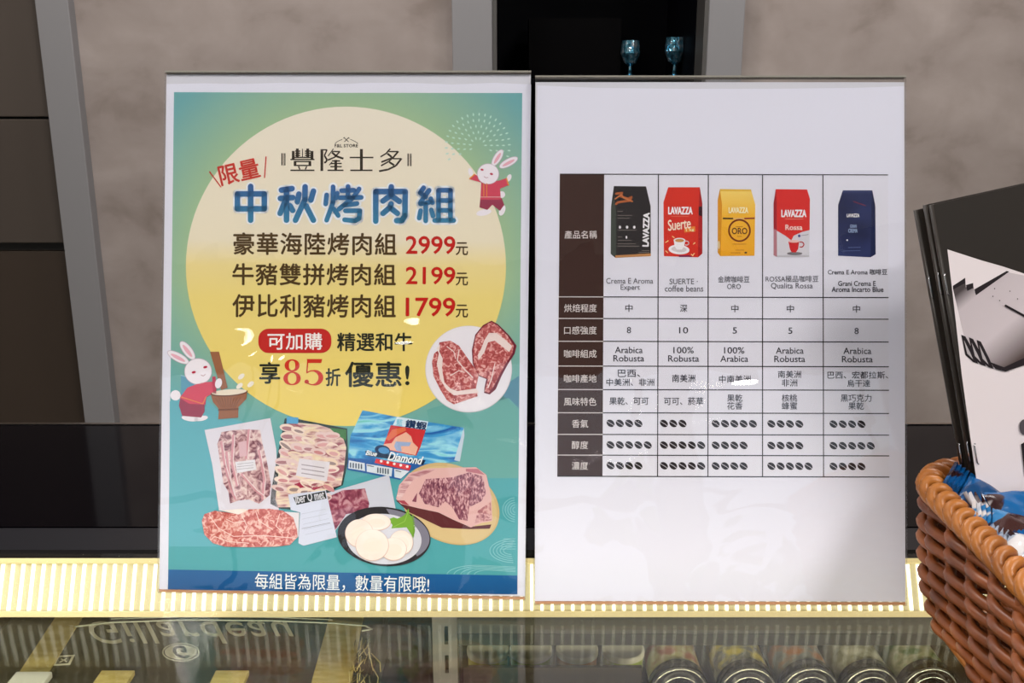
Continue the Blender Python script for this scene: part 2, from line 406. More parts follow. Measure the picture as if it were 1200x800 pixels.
I.poly([(66, 768), (88, 767), (82, 779), (60, 780)], cream, 1); I.poly([(69, 770), (84, 769), (80, 777), (65, 778)], mat('carton_dark', None), 2)
I.line([(72, 772), (78, 775)], 1.2, cream, 3); I.line([(78, 771.5), (70, 776)], 1.2, cream, 3)
o = I.done('lettering', None); o.matrix_world = topf.M; o.parent = bx; o.matrix_parent_inverse = Matrix.Translation((.23, -.60, -ZS))
strapm = noise_mat('wood_strap', [(.3, S(196, 172, 98)), (.7, S(222, 200, 130))], 60, .6, 3, (1, 4, 1))
def strap(a, b2, c, d):
    P = [at_z(p[0], p[1], BT + .001) for p in (a, b2, c, d)]
    vs = [(p.x + .23, p.y - .60, BT - ZS + h) for h in (.0004, .0016) for p in P]
    m = MB(); m.add(vs, [(0, 1, 2, 3), (7, 6, 5, 4), (0, 4, 5, 1), (1, 5, 6, 2), (2, 6, 7, 3), (3, 7, 4, 0)])
    return m.build('strap', strapm, bx)
strap((70, 716), (101, 716), (40, 815), (5, 815)); strap((388, 716), (427, 716), (409, 815), (361, 815))
for xx in (135, 270):
    q = MB(); p = at_z(xx, 797, BT); q.box(p.x + .23 - .011, p.x + .23 + .011, p.y - .6 - .02, p.y - .6 + .006, .0352, .0385)
    q.build('wood_slat', strapm, bx)
p = at_z(40, 800, BT); q = MB(); q.box(p.x - .014, p.x + .010, p.y - .02, p.y + .006, BT + .0002, BT + .005)
tag(q.build('paper_slip', mat('slip_white', S(225, 222, 214), .6), bevel=.001), 'white paper slip lying on the crate at the lower left corner', 'paper')
# cling film edge lines over the crate
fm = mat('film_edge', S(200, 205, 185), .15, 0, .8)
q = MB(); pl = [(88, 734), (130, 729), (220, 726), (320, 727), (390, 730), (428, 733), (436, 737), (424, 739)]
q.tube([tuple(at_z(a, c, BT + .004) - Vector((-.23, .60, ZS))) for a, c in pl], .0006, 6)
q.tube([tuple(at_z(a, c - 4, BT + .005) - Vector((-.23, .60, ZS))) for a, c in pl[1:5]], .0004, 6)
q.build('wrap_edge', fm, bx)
# straw packing beside the strap
q = MB()
for k in range(26):
    a = at_z(random.uniform(416, 436), random.uniform(745, 800), BT + .002); b2 = a + Vector((random.uniform(-.006, .008), random.uniform(-.03, -.012), random.uniform(-.006, .002)))
    mid = (a + b2) / 2 + Vector((random.uniform(-.004, .004), 0, random.uniform(0, .004))); q.tube([a, mid, b2], .00035, 5)
tag(q.build('straw', mat('straw_pale', S(196, 180, 120), .7)), 'pale straw strands beside the crate strap', 'straw', kind='stuff')

# sauce tubs with white lids
def tub(px, rimc, lidc, label):
    p = at_z(px, 770, ZG - .096); y = .612
    x = p.x * y / p.y
    t = tag(empty('sauce_tub', (x, y, ZS)), label, 'tub', 'white lidded tubs on the shelf')
    m = MB(); m.lathe([(.0115, .0), (.013, .002), (.0140, .033), (.0140, .035)], 28); m.build('body', mat('tub_' + label[:5], rimc, .3), t)
    m = MB(); m.lathe([(.0148, .0351), (.0148, .038), (.0138, .0392), (.0128, .0388), (.001, .0388)], 28); m.build('lid', lidc, t)
lidw = mat('lid_white', S(228, 224, 205), .4)
tub(572, S(205, 200, 60), lidw, 'yellow tub with a white lid, nearest the slotted upright')
tub(622, S(170, 190, 70), lidw, 'green yellow tub with a white lid under the gap between the signs')
tub(676, S(215, 150, 110), lidw, 'orange tub with a white lid, third from the upright')
tub(730, S(150, 175, 90), lidw, 'green tub with a white lid beside the lying jars')
# jars lying with dark lids towards the viewer
def jar(px, body, label, r=.0185):
    y = .585; p = at_y(px, 800, y)
    t = tag(empty('lying_jar', (p.x, y, ZS + r + .0025)), label, 'jar', 'jars lying under the glass')
    R = Matrix.Rotation(-PI / 2, 4, 'X') @ Matrix.Scale(-1, 4, (0, 0, 1))
    R = Matrix.Rotation(-PI / 2, 4, 'X')
    m = MB(); m.lathe([(r * .9, .008), (r, .012), (r, .07), (r * .9, .074), (.001, .074)], 32, R); m.build('body', body, t)
    m = MB(); m.lathe([(.001, .002), (r * .62, .002), (r * .66, .0), (r * .72, .0), (r * .76, .002), (r * .9, .002), (r * 1.04, .001), (r * 1.08, .004), (r * 1.08, .0105), (r * .9, .011)], 36, R)
    m.build('lid', mat('jar_lid', S(40, 38, 34), .18, .6), t)
    m = MB(); m.tube([(r * .98 * math.cos(a), .0008, r * .98 * math.sin(a)) for a in [PI * k / 24 for k in range(25)]], .0006, 6, False)
    m.tube([(r * .69 * math.cos(a), -.0004, r * .69 * math.sin(a)) for a in [PI * k / 24 for k in range(25)]], .0006, 6, False)
    m.build('lid_glint', mat('glint_bright', S(230, 230, 220), .2, .9), t)  # half rings on the lid ridges, built bright as their highlights
def label_mat(nm, a, b2, c): return noise_mat(nm, [(.35, S(*a)), (.5, S(*b2)), (.65, S(*c))], 70, .35, 3, spec=.6)
jar(797, label_mat('jar_a', (205, 190, 110), (215, 205, 150), (190, 120, 90)), 'jar with a yellow pink wrapper lying beside the tubs')
jar(878, label_mat('jar_b', (190, 185, 150), (120, 120, 110), (225, 205, 80)), 'jar with a crinkled yellow spotted wrapper, second from the tubs')
jar(951, label_mat('jar_c', (110, 110, 100), (140, 140, 130), (190, 120, 60)), 'jar with a clear grey wrapper in the middle of the lying jars')
jar(1022, label_mat('jar_d', (190, 186, 150), (160, 158, 128), (215, 212, 190)), 'jar with a cream wrapper just left of the basket')
jar(1092, label_mat('jar_e', (110, 150, 60), (190, 186, 150), (90, 120, 50)), 'jar with a green wrapper partly behind the basket')

# ================================================================== SIGN HOLDERS
acryl = clear('acrylic', (.985, .985, .99, 1), 0.0, .25, 16, 1.45, .0022, (1, 1, 1))
acryl_side = clear('acrylic_back', (.97, .97, .97, 1))
edge = clear('acrylic_edge', (.80, .80, .79, 1), 0, ior=1.6)
def holder(sh, W, H, label):
    t = tag(empty('sign_holder', M=sh.M), label, 'sign holder')
    q = MB(); q.box(-W / 2, W / 2, .0, H, .0008, .0022)
    o = q.build('front_sheet', [acryl, edge], t)
    for p_ in o.data.polygons:
        if abs(p_.normal.z) < .5: p_.material_index = 1
    q = MB(); q.box(-W / 2, W / 2, .0, H, -.0025, -.0006)
    o = q.build('back_sheet', [acryl_side, edge], t)
    for p_ in o.data.polygons:
        if abs(p_.normal.z) < .5: p_.material_index = 1
    q = MB(); q.box(-W / 2, W / 2, H, H + .0010, -.0025, .0022); q.build('top_edge', mat('acrylic_top', S(150, 146, 138), .1, 0, .9), t)
    q = MB(); q.box(-W / 2 + .0004, W / 2 - .0004, .0001, .0015, -.0005, .0007)
    q.build('bottom_fold', mat('acrylic_fold_lit', S(205, 150, 110), .12, 0, .8), t)  # orange colour holds the lit look of the clear bent edge
    # base plate lying on the glass behind the fold
    inv = sh.M.inverted(); q = MB()
    z0, z1 = ZG + .0003, ZG + .0022; c = sh.o
    Xd, Yd = sh.X, Vector((-sh.X.y, sh.X.x, 0))
    vs = [Vector((c.x, c.y, 0)) + Xd * u * W / 2 + Yd * v + Vector((0, 0, z)) for z in (z0, z1) for (u, v) in ((-1, .003), (1, .003), (1, .07), (-1, .07))]
    q.add([inv @ v for v in vs], [(3, 2, 1, 0), (4, 5, 6, 7), (0, 1, 5, 4), (1, 2, 6, 5), (2, 3, 7, 6), (3, 0, 4, 7)])
    q.build('base_plate', acryl_side, t)
    return t
def frame_of(base, yaw, tilt):
    y, t = math.radians(yaw), math.radians(tilt)
    X = Vector((math.cos(y), math.sin(y), 0)); back = Vector((-math.sin(y), math.cos(y), 0))
    return Sheet(base, X, back * math.sin(t) + Vector((0, 0, 1)) * math.cos(t))
SL = frame_of((-.09798, .5112, ZG + .0012), -2.36, 15.77)
SR = frame_of((.11693, .50149, ZG + .0012), -.31, 15.75)
WH, HH = .2113, .2993        # left
WR, HR = .2086, .2965        # right
holder(SL, WH, HH, 'clear acrylic sign holder on the left, holding the moon festival poster')
holder(SR, WR, HR, 'clear acrylic sign holder on the right, holding the coffee comparison chart')

# small round pendant lamps near the window, mirrored in the sign fronts
def mirrored(sh, x, y, Y):
    r = ray(x, y); p = CAM + r * ((sh.o - CAM).dot(sh.N) / r.dot(sh.N)); d = r - sh.N * (2 * r.dot(sh.N)); return p + d * ((Y - p.y) / d.y)
bulb = mat('pendant_glow', (1, 1, 1, 1), .5, emis=(1, .97, .94, 1), es=15)
for sh, px, py, lb in ((SL, 295, 407, 'left one'), (SL, 482, 400, 'second from the left'), (SR, 872, 453, 'right one')):
    p = mirrored(sh, px, py, -2.9)
    t = tag(empty('pendant_light', p), 'small round pendant lamp near the shop window, ' + lb, 'pendant light', 'pendant lamps by the window')
    q = MB(); q.lathe([(.001, .0), (.055, .0), (.055, .004), (.001, .004)], 20); q.build('diffuser', bulb, t)
    q = MB(); q.lathe([(.056, .0045), (.06, .01), (.045, .06), (.012, .07), (.001, .07)], 20); q.build('lamp_shade', mat('pendant_shade', S(40, 40, 42), .4), t)
    q = MB(); q.tube([(0, 0, .07), (0, 0, ZC - p.z)], .003, 6); q.build('cord', mat('pendant_shade', None), t)

# ------------------------------------------------------------------ LEFT POSTER
po = tag(empty('poster', M=SL.M), 'teal poster with a yellow moon, price lines and meat pictures, in the left holder', 'poster')
paper = mat('paper_white', S(220, 220, 234, KP), .6, 0, .2)
paper2 = mat('paper_grey', S(206, 206, 216, KP), .6, 0, .2)
q = MB(); q.box(-WH / 2 + .0002, WH / 2 - .0002, .0018, HH - .0006, -.0003, 0); q.build('backing_sheet', paper2, po)
I = Ink(SL); wav = [(195, 98.5), (240, 97.5), (280, 98.5), (330, 97), (380, 97.5), (400, 98.5), (430, 97), (480, 97), (530, 99), (580, 97), (622.5, 99)]
I.poly(wav + [(614.5, 697.5), (187, 690.5)], paper, 2); I.done('paper', po)
# printed ground: colour follows the artwork, greyed for a reflected veil (green glow round the moon, teal corners)
def ground_mat():
    m = mat('print_ground', (1, 1, 1, 1), .75, 0, .15); n, l = nt(m); b = n['Principled BSDF']
    tc = n.new('ShaderNodeTexCoord'); d = n.new('ShaderNodeVectorMath'); d.operation = 'DISTANCE'
    u, v = SL.uv(405, 312); d.inputs[1].default_value = (u, v, 0); l.new(tc.outputs['Object'], d.inputs[0])
    mr = n.new('ShaderNodeMapRange'); mr.inputs[1].default_value = .088; mr.inputs[2].default_value = .135; l.new(d.outputs['Value'], mr.inputs[0])
    r = n.new('ShaderNodeValToRGB'); r.color_ramp.elements[0].color = S(160, 188, 146, KP); r.color_ramp.elements[1].color = S(108, 164, 168, KP); l.new(mr.outputs[0], r.inputs[0])
    sp = n.new('ShaderNodeSeparateXYZ'); l.new(tc.outputs['Object'], sp.inputs[0])
    m2 = n.new('ShaderNodeMapRange'); m2.inputs[1].default_value = SL.uv(400, 330)[1]; m2.inputs[2].default_value = SL.uv(400, 560)[1]; l.new(sp.outputs['Y'], m2.inputs[0])
    mx = n.new('ShaderNodeMix'); mx.data_type = 'RGBA'; l.new(m2.outputs[0], mx.inputs['Factor']); l.new(r.outputs[0], mx.inputs['A'])
    mx.inputs['B'].default_value = S(78, 158, 166, KP); l.new(mx.outputs['Result'], b.inputs['Base Color']); return m
def vgrad(name, stops, sh, y0, y1):
    m = mat(name, (1, 1, 1, 1), .75, 0, .15); n, l = nt(m); b = n['Principled BSDF']
    tc = n.new('ShaderNodeTexCoord'); sp = n.new('ShaderNodeSeparateXYZ'); l.new(tc.outputs['Object'], sp.inputs[0])
    m2 = n.new('ShaderNodeMapRange'); m2.inputs[1].default_value = sh.uv(400, y0)[1]; m2.inputs[2].default_value = sh.uv(400, y1)[1]; l.new(sp.outputs['Y'], m2.inputs[0])
    r = n.new('ShaderNodeValToRGB'); e = r.color_ramp.elements
    while len(e) < len(stops): e.new(.5)
    for k, (p, c) in enumerate(stops): e[k].position = p; e[k].color = c
    l.new(m2.outputs[0], r.inputs[0]); l.new(r.outputs[0], b.inputs['Base Color']); return m
I = Ink(SL); I.poly([(204, 108), (408, 108.8), (612, 109), (606.3, 696), (400, 693.5), (197, 690)], ground_mat(), 4); I.done('printed_ground', po)
I = Ink(SL)
I.poly([(199, 505), (199, 470), (215, 462), (240, 466), (262, 486), (300, 500), (330, 560), (330, 640), (198, 640)], ink(96, 168, 182), 5)
I.ell(206, 456, 24, 17, ink(92, 152, 178), 6, a0=-75, a1=75); I.arc(206, 456, 24, 17, -75, 75, .8, ink(150, 190, 205), 7)
I.done('wave_art', po); I = Ink(SL)
I.poly([(608.5, 440), (608, 478), (596, 466), (585, 470), (590, 452)], ink(84, 134, 156), 5)
I.poly([(500, 480), (540, 468), (590, 464), (607.5, 478), (607.5, 560), (520, 560)], ink(100, 162, 156), 5)
wl = ink(140, 196, 202)
for k in range(5):
    I.arc(604 - k, 645, 30 - k * 5, 14 - k * 2.4, 95, 268, .7, wl, 6); I.arc(604, 597, 15 - k * 3, 14 - k * 2.7, 95, 265, .6, wl, 6)
    I.line([(604, 631 + k * 3), (590 - k, 631 + k * 3)], .6, wl, 6)
    I.arc(560 + k * 3, 673, 36 - k * 5, 11 - k * 1.4, 182, 270, .7, wl, 6); I.line([(560 + k * 3, 662 + k * 1.4), (604, 664 + k * 1.4)], .6, wl, 6)
I.done('wave_art', po)
I = Ink(SL); I.ell(405.5, 312, 187.5, 187, vgrad('moon_print_veil', [(0, S(228, 204, 104, KP)), (.40, S(228, 208, 128, KP)), (.50, S(228, 210, 146, KP)), (.58, S(228, 218, 194, KP)), (1, S(229, 221, 206, KP))], SL, 499, 125), 8, k=96); I.done('moon', po)  # printed gradient; its pale upper half also holds some reflected veil
I = Ink(SL); band = vgrad('band_print', [(0, S(20, 78, 134, KP)), (1, S(26, 92, 150, KP))], SL, 695, 668)
I.poly([(197.6, 667), (400, 670.5), (606.4, 674), (606.3, 696), (400, 693.5), (197, 690)], band, 9)
I.text('每組皆為限量，數量有限哦!', (299, 673, 503, 692), ink(232, 236, 242), 10, .004, 1.2); I.done('footer_band', po)
# logo line
I = Ink(SL); dk = ink(58, 50, 42)
def cs(pts, wd, m=None):   # strokes taken in the 6x detail frame
    I.line([(300 + a / 6, 150 + c / 6) for a, c in pts], wd / 6, m or dk, 10, False)
H, V = 9, 19
for xx in (263, 395): cs([(xx, 162), (xx, 220)], V)
for xx in (292, 365): cs([(xx, 145), (xx, 205)], V)
for yy in (163, 178, 193): cs([(276, yy), (312, yy)], H); cs([(345, yy), (385, yy)], H)
cs([(328, 147), (328, 205)], 6); cs([(258, 207), (400, 207)], H); cs([(243, 222), (412, 222)], H)
for yy in (236, 264): cs([(270, yy), (386, yy)], H)
for xx in (276, 380): cs([(xx, 233), (xx, 268)], V)
cs([(300, 270), (310, 292)], 9); cs([(358, 270), (348, 292)], 9); cs([(243, 298), (412, 298)], H + 1)
cs([(464, 150), (464, 302)], V); cs([(464, 154), (502, 154)], H); cs([(500, 154), (482, 195)], 10); cs([(482, 195), (500, 222), (494, 240), (480, 244)], 12)
cs([(545, 147), (508, 198)], 7); cs([(535, 166), (592, 166)], H); cs([(590, 166), (556, 205), (506, 226)], 10); cs([(535, 172), (568, 200), (616, 216)], 14)
cs([(535, 232), (592, 232)], H); cs([(562, 225), (562, 298)], V); cs([(535, 240), (516, 262)], 7); cs([(528, 250), (604, 250)], H); cs([(524, 272), (604, 272)], H); cs([(504, 298), (616, 298)], H + 1)
cs([(742, 148), (742, 298)], V + 1); cs([(660, 208), (826, 208)], H + 1); cs([(664, 298), (820, 298)], H + 1)
cs([(945, 146), (915, 180), (876, 203)], 10); cs([(935, 166), (1000, 166)], H); cs([(1002, 164), (965, 208), (882, 240)], 12); cs([(925, 180), (955, 205)], 14)
cs([(975, 198), (935, 235), (880, 266)], 10); cs([(962, 216), (1020, 216)], H); cs([(1024, 214), (985, 265), (930, 292), (866, 304)], 13); cs([(938, 240), (972, 262)], 14)
for x0, s_ in ((184, 1), (1070, 1)):
    cs([(x0, 178 + (x0 > 500) * 2), (x0, 264 + (x0 > 500) * 4)], 9); cs([(x0 + 13, 178 + (x0 > 500) * 2), (x0 + 13, 264 + (x0 > 500) * 4)], 3.5); cs([(x0 + 21, 178 + (x0 > 500) * 2), (x0 + 21, 264 + (x0 > 500) * 4)], 6)
cs([(560, 105), (580, 92), (608, 80)], 4); cs([(714, 105), (692, 92), (664, 80)], 4); cs([(560, 105), (558, 112)], 4); cs([(714, 105), (716, 112)], 4)
cs([(620, 68), (652, 98)], 5); cs([(654, 66), (622, 98)], 5); cs([(615, 72), (626, 66)], 5); cs([(648, 70), (658, 74)], 5)
I.text('F&L STORE', (392.5, 169, 419.5, 172.6), dk, 10, .03, 0, 1.1)
I.done('logo', po)
I = Ink(SL); rd = ink(196, 56, 46)
I.text('限量', (257, 190, 304, 213), rd, 10, .018, -13, 1.02); I.line([(246, 201.5), (259, 219)], 1.4, rd, 10); I.line([(312, 184), (310.2, 208)], 1.4, rd, 10)
I.done('limited_mark', po)
# headline in round strokes
HW = [[(278.5, 227.3), (310, 227.3), (310, 244.7), (278.5, 244.7), (278.5, 227.3)], [(294, 218.5), (294, 258)],
      [(330, 222.8), (342.5, 221)], [(328.8, 232.5), (343.3, 231.5)], [(336, 222), (336, 258)], [(335, 234), (328.5, 250)], [(340, 241), (343.2, 246.5)],
      [(350.5, 227.5), (348.7, 236.5)], [(357.8, 219), (357.5, 234), (346.5, 258)], [(367.6, 224), (364.5, 234.5)], [(358.8, 241), (367.5, 258)],
      [(383, 228.5), (381.8, 239)], [(390.5, 219), (390.5, 237), (383, 258)], [(395.5, 226.5), (394, 232)], [(391.5, 245), (396.5, 252.5)],
      [(400.5, 223.5), (415, 223)], [(408, 218.6), (408, 231)], [(398.5, 231.8), (423.5, 231.3)], [(421, 221.5), (414, 231.5), (397.5, 245)], [(404, 240.5), (418.5, 238.5)], [(405, 247), (422, 247), (421, 256), (416, 258.8), (404, 257.5)],
      [(440.5, 259), (440.5, 224.5), (475, 224.5), (474.6, 253), (471, 258.5), (465, 258.5)], [(458.7, 219), (458.2, 228)], [(458, 229), (449, 235.5)], [(458.5, 229), (468, 236)], [(458.4, 239), (457.2, 243), (449, 250)], [(459.5, 245), (465.8, 250)],
      [(496.5, 220), (492.5, 226), (499, 230.5)], [(503, 223), (497, 231), (492.5, 238)], [(493, 239), (505, 236.8)], [(505, 233), (506.8, 237.5)], [(499, 239), (499, 258.8)], [(493, 247), (491.4, 255.5)], [(505.5, 246), (507.5, 253)],
      [(514, 223), (514, 257.5)], [(514, 223), (528, 223)], [(528, 223), (528, 257.5)], [(514, 235), (528, 235)], [(514, 246.5), (528, 246.5)], [(509.5, 258.3), (531.8, 258.3)]]
wh = ink(226, 230, 240); hb_ = vgrad('headline_blue', [(0, S(58, 124, 158, KP)), (1, S(58, 96, 152, KP))], SL, 262, 216)
I = Ink(SL)
for st in HW: I.line(st, 10.5, wh, 10)
for st in HW: I.line(st, 6.6 if st[0][0] < 380 or 436 < st[0][0] < 480 else 5.6, hb_, 11)
I.done('headline', po)
# price lines
br = ink(78, 58, 30); pr = ink(190, 30, 24)
for (nm, pt, y0, y1, x0) in (('豪華海陸烤肉組', '2999', 273, 298.5, 274), ('牛豬雙拼烤肉組', '2199', 309, 334, 273), ('伊比利豬烤肉組', '1799', 345, 371.5, 273)):
    I = Ink(SL); I.text(nm, (x0, y0, x0 + 190.5, y1), br, 10, .018, .2, 1.06)
    I.text(pt, (476, y0 + 4, 533.3, y1 - 1.2), pr, 10, .016, .3); I.text('元', (534.3, y1 - 14.4, 548.3, y1 + .3), br, 10, .016)
    I.done('price_line', po)
I = Ink(SL); dg = ink(40, 42, 32)
I.rrect(303, 385, 388.5, 413.5, 12, ink(188, 42, 38), 10); I.text('可加購', (314, 390, 377.5, 409.5), ink(240, 232, 230), 11, .012)
I.text('精選和牛', (395.5, 390, 483, 411), dg, 10, .02); I.text('享', (304.5, 424.5, 328, 449), dg, 10, .02)
I.line([], 1, dg, 10)
I.text('折', (382, 431.5, 399, 452), dg, 10, .02); I.text('優惠!', (405, 424, 479.5, 453), dg, 10, .018, 0, 1.02)
# 85 in serif figures
r85 = ink(198, 52, 34)
def swell(cx, cy, rx, ry, a0, a1, fn, k=40):      # figure stroke whose width swells like serif figures
    P, Q = [], []
    for i in range(k + 1):
        t = math.radians(a0 + (a1 - a0) * i / k); wd = fn(t) / 2
        P.append((cx + (rx + wd) * math.cos(t), cy + (ry + wd) * math.sin(t))); Q.append((cx + (rx - wd) * math.cos(t), cy + (ry - wd) * math.sin(t)))
    for i in range(k): I.poly([P[i], P[i + 1], Q[i + 1], Q[i]], r85, 10)
fat_ = lambda t: 1.5 + 3.6 * math.cos(t) ** 2
swell(342.5, 428, 6.2, 6.4, 0, 360, fat_); swell(342.5, 443.2, 7.6, 7.2, 0, 360, fat_)
I.poly([(359.4, 420.5), (377.8, 420.5), (376.6, 425.2), (361.6, 425.2)], r85, 10); I.line([(361, 421), (359.8, 436)], 1.6, r85, 10, False)
swell(366.8, 442.4, 9.4, 8.2, -140, 150, lambda t: 1.4 + 4.2 * max(0, math.cos(t))); I.ell(359.6, 447, 2.6, 2.4, r85, 10)
I.done('offer_lines', po)
# firework dots
I = Ink(SL); fw = ink(186, 216, 204)
for ring, (r_, n_) in enumerate(((9, 7), (16, 11), (23, 15), (30, 19), (37, 22))):
    for k in range(n_):
        a = math.radians(-205 + 235 * (k + .5 * (ring % 2)) / n_); x = 560 + r_ * math.cos(a); y = 171 + r_ * math.sin(a) * 1.0
        I.ell(x, y, .9, 1.9, fw, 9, math.degrees(a) + 90, 8)
I.done('firework_art', po)
# rabbits (two little print figures)
fur, pink, coat, coat2, pants, gold, rim_ = ink(232, 226, 234), ink(226, 170, 186), ink(204, 74, 96), ink(182, 52, 78), ink(150, 60, 84), ink(226, 150, 70), ink(196, 180, 196)
def rabbit(I, hx, hy, r, ears, n):
    for (ex, ey, rx, ry, ro) in ears:
        I.ell(ex, ey, rx + .7, ry + .7, rim_, n, ro); I.ell(ex, ey, rx, ry, fur, n + 1, ro); I.ell(ex, ey + .5, rx * .45, ry * .7, pink, n + 2, ro)
    I.ell(hx, hy, r + .7, r * .95 + .7, rim_, n + 2); I.ell(hx, hy, r, r * .95, fur, n + 3)
I = Ink(SL)
rabbit(I, 572, 204, 12.3, [(583, 185, 4, 10.5, 32), (596, 190.5, 4, 11.5, 62)], 10)
for (a, c) in ((565, 199), (576, 204)): I.ell(a, c, 1.9, 1.2, coat2, 15, 15)
I.line([(567.5, 207), (569.5, 208.5), (572, 208)], .5, pants, 15)
I.ell(588, 228, 4, 4, fur, 10)
I.poly([(564, 214), (550, 210), (556, 204), (568, 211), (584, 212), (593, 209), (596, 217), (586, 221), (587, 234), (563, 234)], coat, 12)
I.poly([(563, 232), (588, 232), (591, 240), (586, 247), (577, 240), (571, 246), (562, 243)], pants, 11)
I.line([(550.5, 209.5), (556, 204.5)], 1.4, gold, 16); I.line([(593.5, 209), (596, 217)], 1.4, gold, 16); I.line([(567, 215), (567, 231)], .8, gold, 16); I.line([(570.5, 215), (570.5, 231)], .8, gold, 16); I.line([(563, 231), (587, 231)], .7, ink(228, 190, 190), 16)
I.ell(551.5, 202, 2.6, 5, fur, 11, -15); I.ell(596.5, 208.5, 2.6, 4.5, fur, 11, 25)
I.ell(567, 249, 9, 3.6, fur, 10, -12); I.ell(588.5, 246.5, 3.5, 6.5, fur, 10, 20)
I.done('rabbit_art', po)
I = Ink(SL)
rabbit(I, 232.5, 435, 15.5, [(209, 418.5, 4.5, 13.5, -62), (220, 410.5, 4.8, 12.5, -38)], 10)
for (a, c) in ((227.5, 436), (241, 430)): I.ell(a, c, 2.4, 1.4, coat2, 15, -15)
I.line([(236, 439), (238.5, 440.5), (241, 438.5)], .5, pants, 15); I.ell(206, 463, 6, 6, fur, 10)
I.poly([(220, 454), (236, 448), (251, 447), (253, 459), (242, 465), (241, 474), (222, 473), (211, 466)], coat, 13)
I.poly([(249, 441), (253, 441), (254, 461), (250, 461)], coat2, 14)
I.poly([(212, 464), (240, 473), (240, 482), (236, 489), (214, 487), (210, 475)], pants, 12)
I.line([(213, 465), (238, 473), (242, 465)], .8, gold, 15)
I.ell(223, 490, 10, 3.4, fur, 11, 8); I.ell(236, 490, 8, 3, fur, 11, -10)
wood, wood2 = ink(150, 98, 70), ink(118, 74, 54)
I.poly([(246.5, 412), (257, 412), (267, 454), (259.5, 457)], wood, 11); I.ell(256.5, 449, 4, 6, fur, 16, 15)
I.poly([(247, 461), (290, 458), (289, 467), (279.5, 477), (279.5, 489), (256, 491), (257, 479), (250, 471)], wood, 12)
I.ell(269, 459.5, 20.5, 3.6, ink(226, 214, 196), 14, -4); I.arc(269, 459.5, 21, 4, 0, 180, 1.4, wood2, 15, 20, -4)
for k in range(9): I.line([(253 + k * 3.6, 466), (259.5 + k * 2, 477)], .7, wood2, 13)
I.poly([(256, 479), (280, 478), (279.8, 480.2), (256, 481.2)], wood2, 13)
for (a, c) in ((283, 441), (281, 452), (294, 450)): I.ell(a, c, 4.5, 2.6, ink(232, 224, 214), 12, -40)
I.done('rabbit_art', po)

# meat pictures
def meat(nm, a, b2, c, sc, st=(1, 1, 1), rot=0, dist=1.0): return noise_mat(nm, [(.36, S(*a, KP)), (.5, S(*b2, KP)), (.62, S(*c, KP))], sc, .7, 5, st, dist, .2, rot=rot)
fat = ink(228, 210, 208); redm = meat('meat_red', (150, 60, 62), (186, 92, 92), (222, 170, 166), 420); rosem = meat('meat_rose', (176, 84, 80), (204, 122, 116), (228, 190, 182), 380)
purp = meat('meat_purple', (104, 52, 74), (150, 92, 106), (212, 168, 172), 1000, (1, .4, 1), .15, .6); baconm = meat('meat_slices', (120, 74, 88), (198, 158, 162), (226, 206, 204), 190, (1, 1, 1), 0, 1.6)
porkm = meat('meat_pork', (150, 80, 92), (214, 182, 176), (226, 212, 186), 150, (.6, 1.6, 1), .3, 1.4); chunk = meat('meat_cubes', (112, 40, 66), (150, 76, 96), (190, 140, 150), 220)
I = Ink(SL); wp = ink(226, 222, 230)
def P5(L): return [(400 + a / 5, 360 + c / 5) for a, c in L]
I.ell(549.3, 432.3, 50.8, 50.8, ink(208, 204, 212), 11, k=64); I.ell(549.3, 431.9, 50, 50, wp, 12, k=64)
I.poly(P5([(880, 78), (920, 100), (985, 165), (1027, 225), (1015, 272), (975, 335), (940, 400), (905, 480), (870, 510), (832, 500), (850, 420), (800, 400), (770, 330), (765, 250), (785, 160), (830, 105)]), ink(110, 34, 52), 13)
I.poly(P5([(880, 84), (915, 106), (975, 168), (1010, 225), (1003, 268), (960, 335), (925, 400), (890, 470), (865, 500), (840, 492), (860, 420), (806, 396), (776, 330), (772, 250), (790, 165), (832, 112)]), redm, 14)
I.poly(P5([(840, 190), (865, 150), (910, 150), (960, 190), (1000, 225), (985, 262), (950, 235), (900, 195), (860, 205), (840, 260), (805, 310), (800, 280), (820, 240)]), fat, 15)
I.line(P5([(812, 420), (836, 430), (830, 500)]), 2.6, wp, 15); I.line(P5([(900, 330), (880, 420), (860, 470)]), 1.2, fat, 15)
I.poly(P5([(575, 205), (640, 195), (690, 225), (735, 290), (790, 365), (805, 400), (790, 470), (800, 520), (740, 540), (660, 568), (620, 545), (580, 480), (540, 400), (532, 320), (545, 270), (570, 250)]), redm, 16)
I.poly(P5([(580, 215), (575, 260), (595, 300), (590, 360), (605, 440), (640, 475), (680, 490), (790, 475), (806, 500), (720, 510), (660, 515), (615, 480), (580, 420), (560, 330), (572, 270), (560, 240)]), fat, 17)
I.line(P5([(690, 250), (680, 310), (720, 360), (770, 410)]), 1.3, fat, 17); I.line(P5([(640, 400), (690, 370), (720, 380)]), 1, fat, 17); I.line(P5([(620, 230), (660, 260), (670, 300)]), 1, fat, 17)
I.done('steak_plate_picture', po)
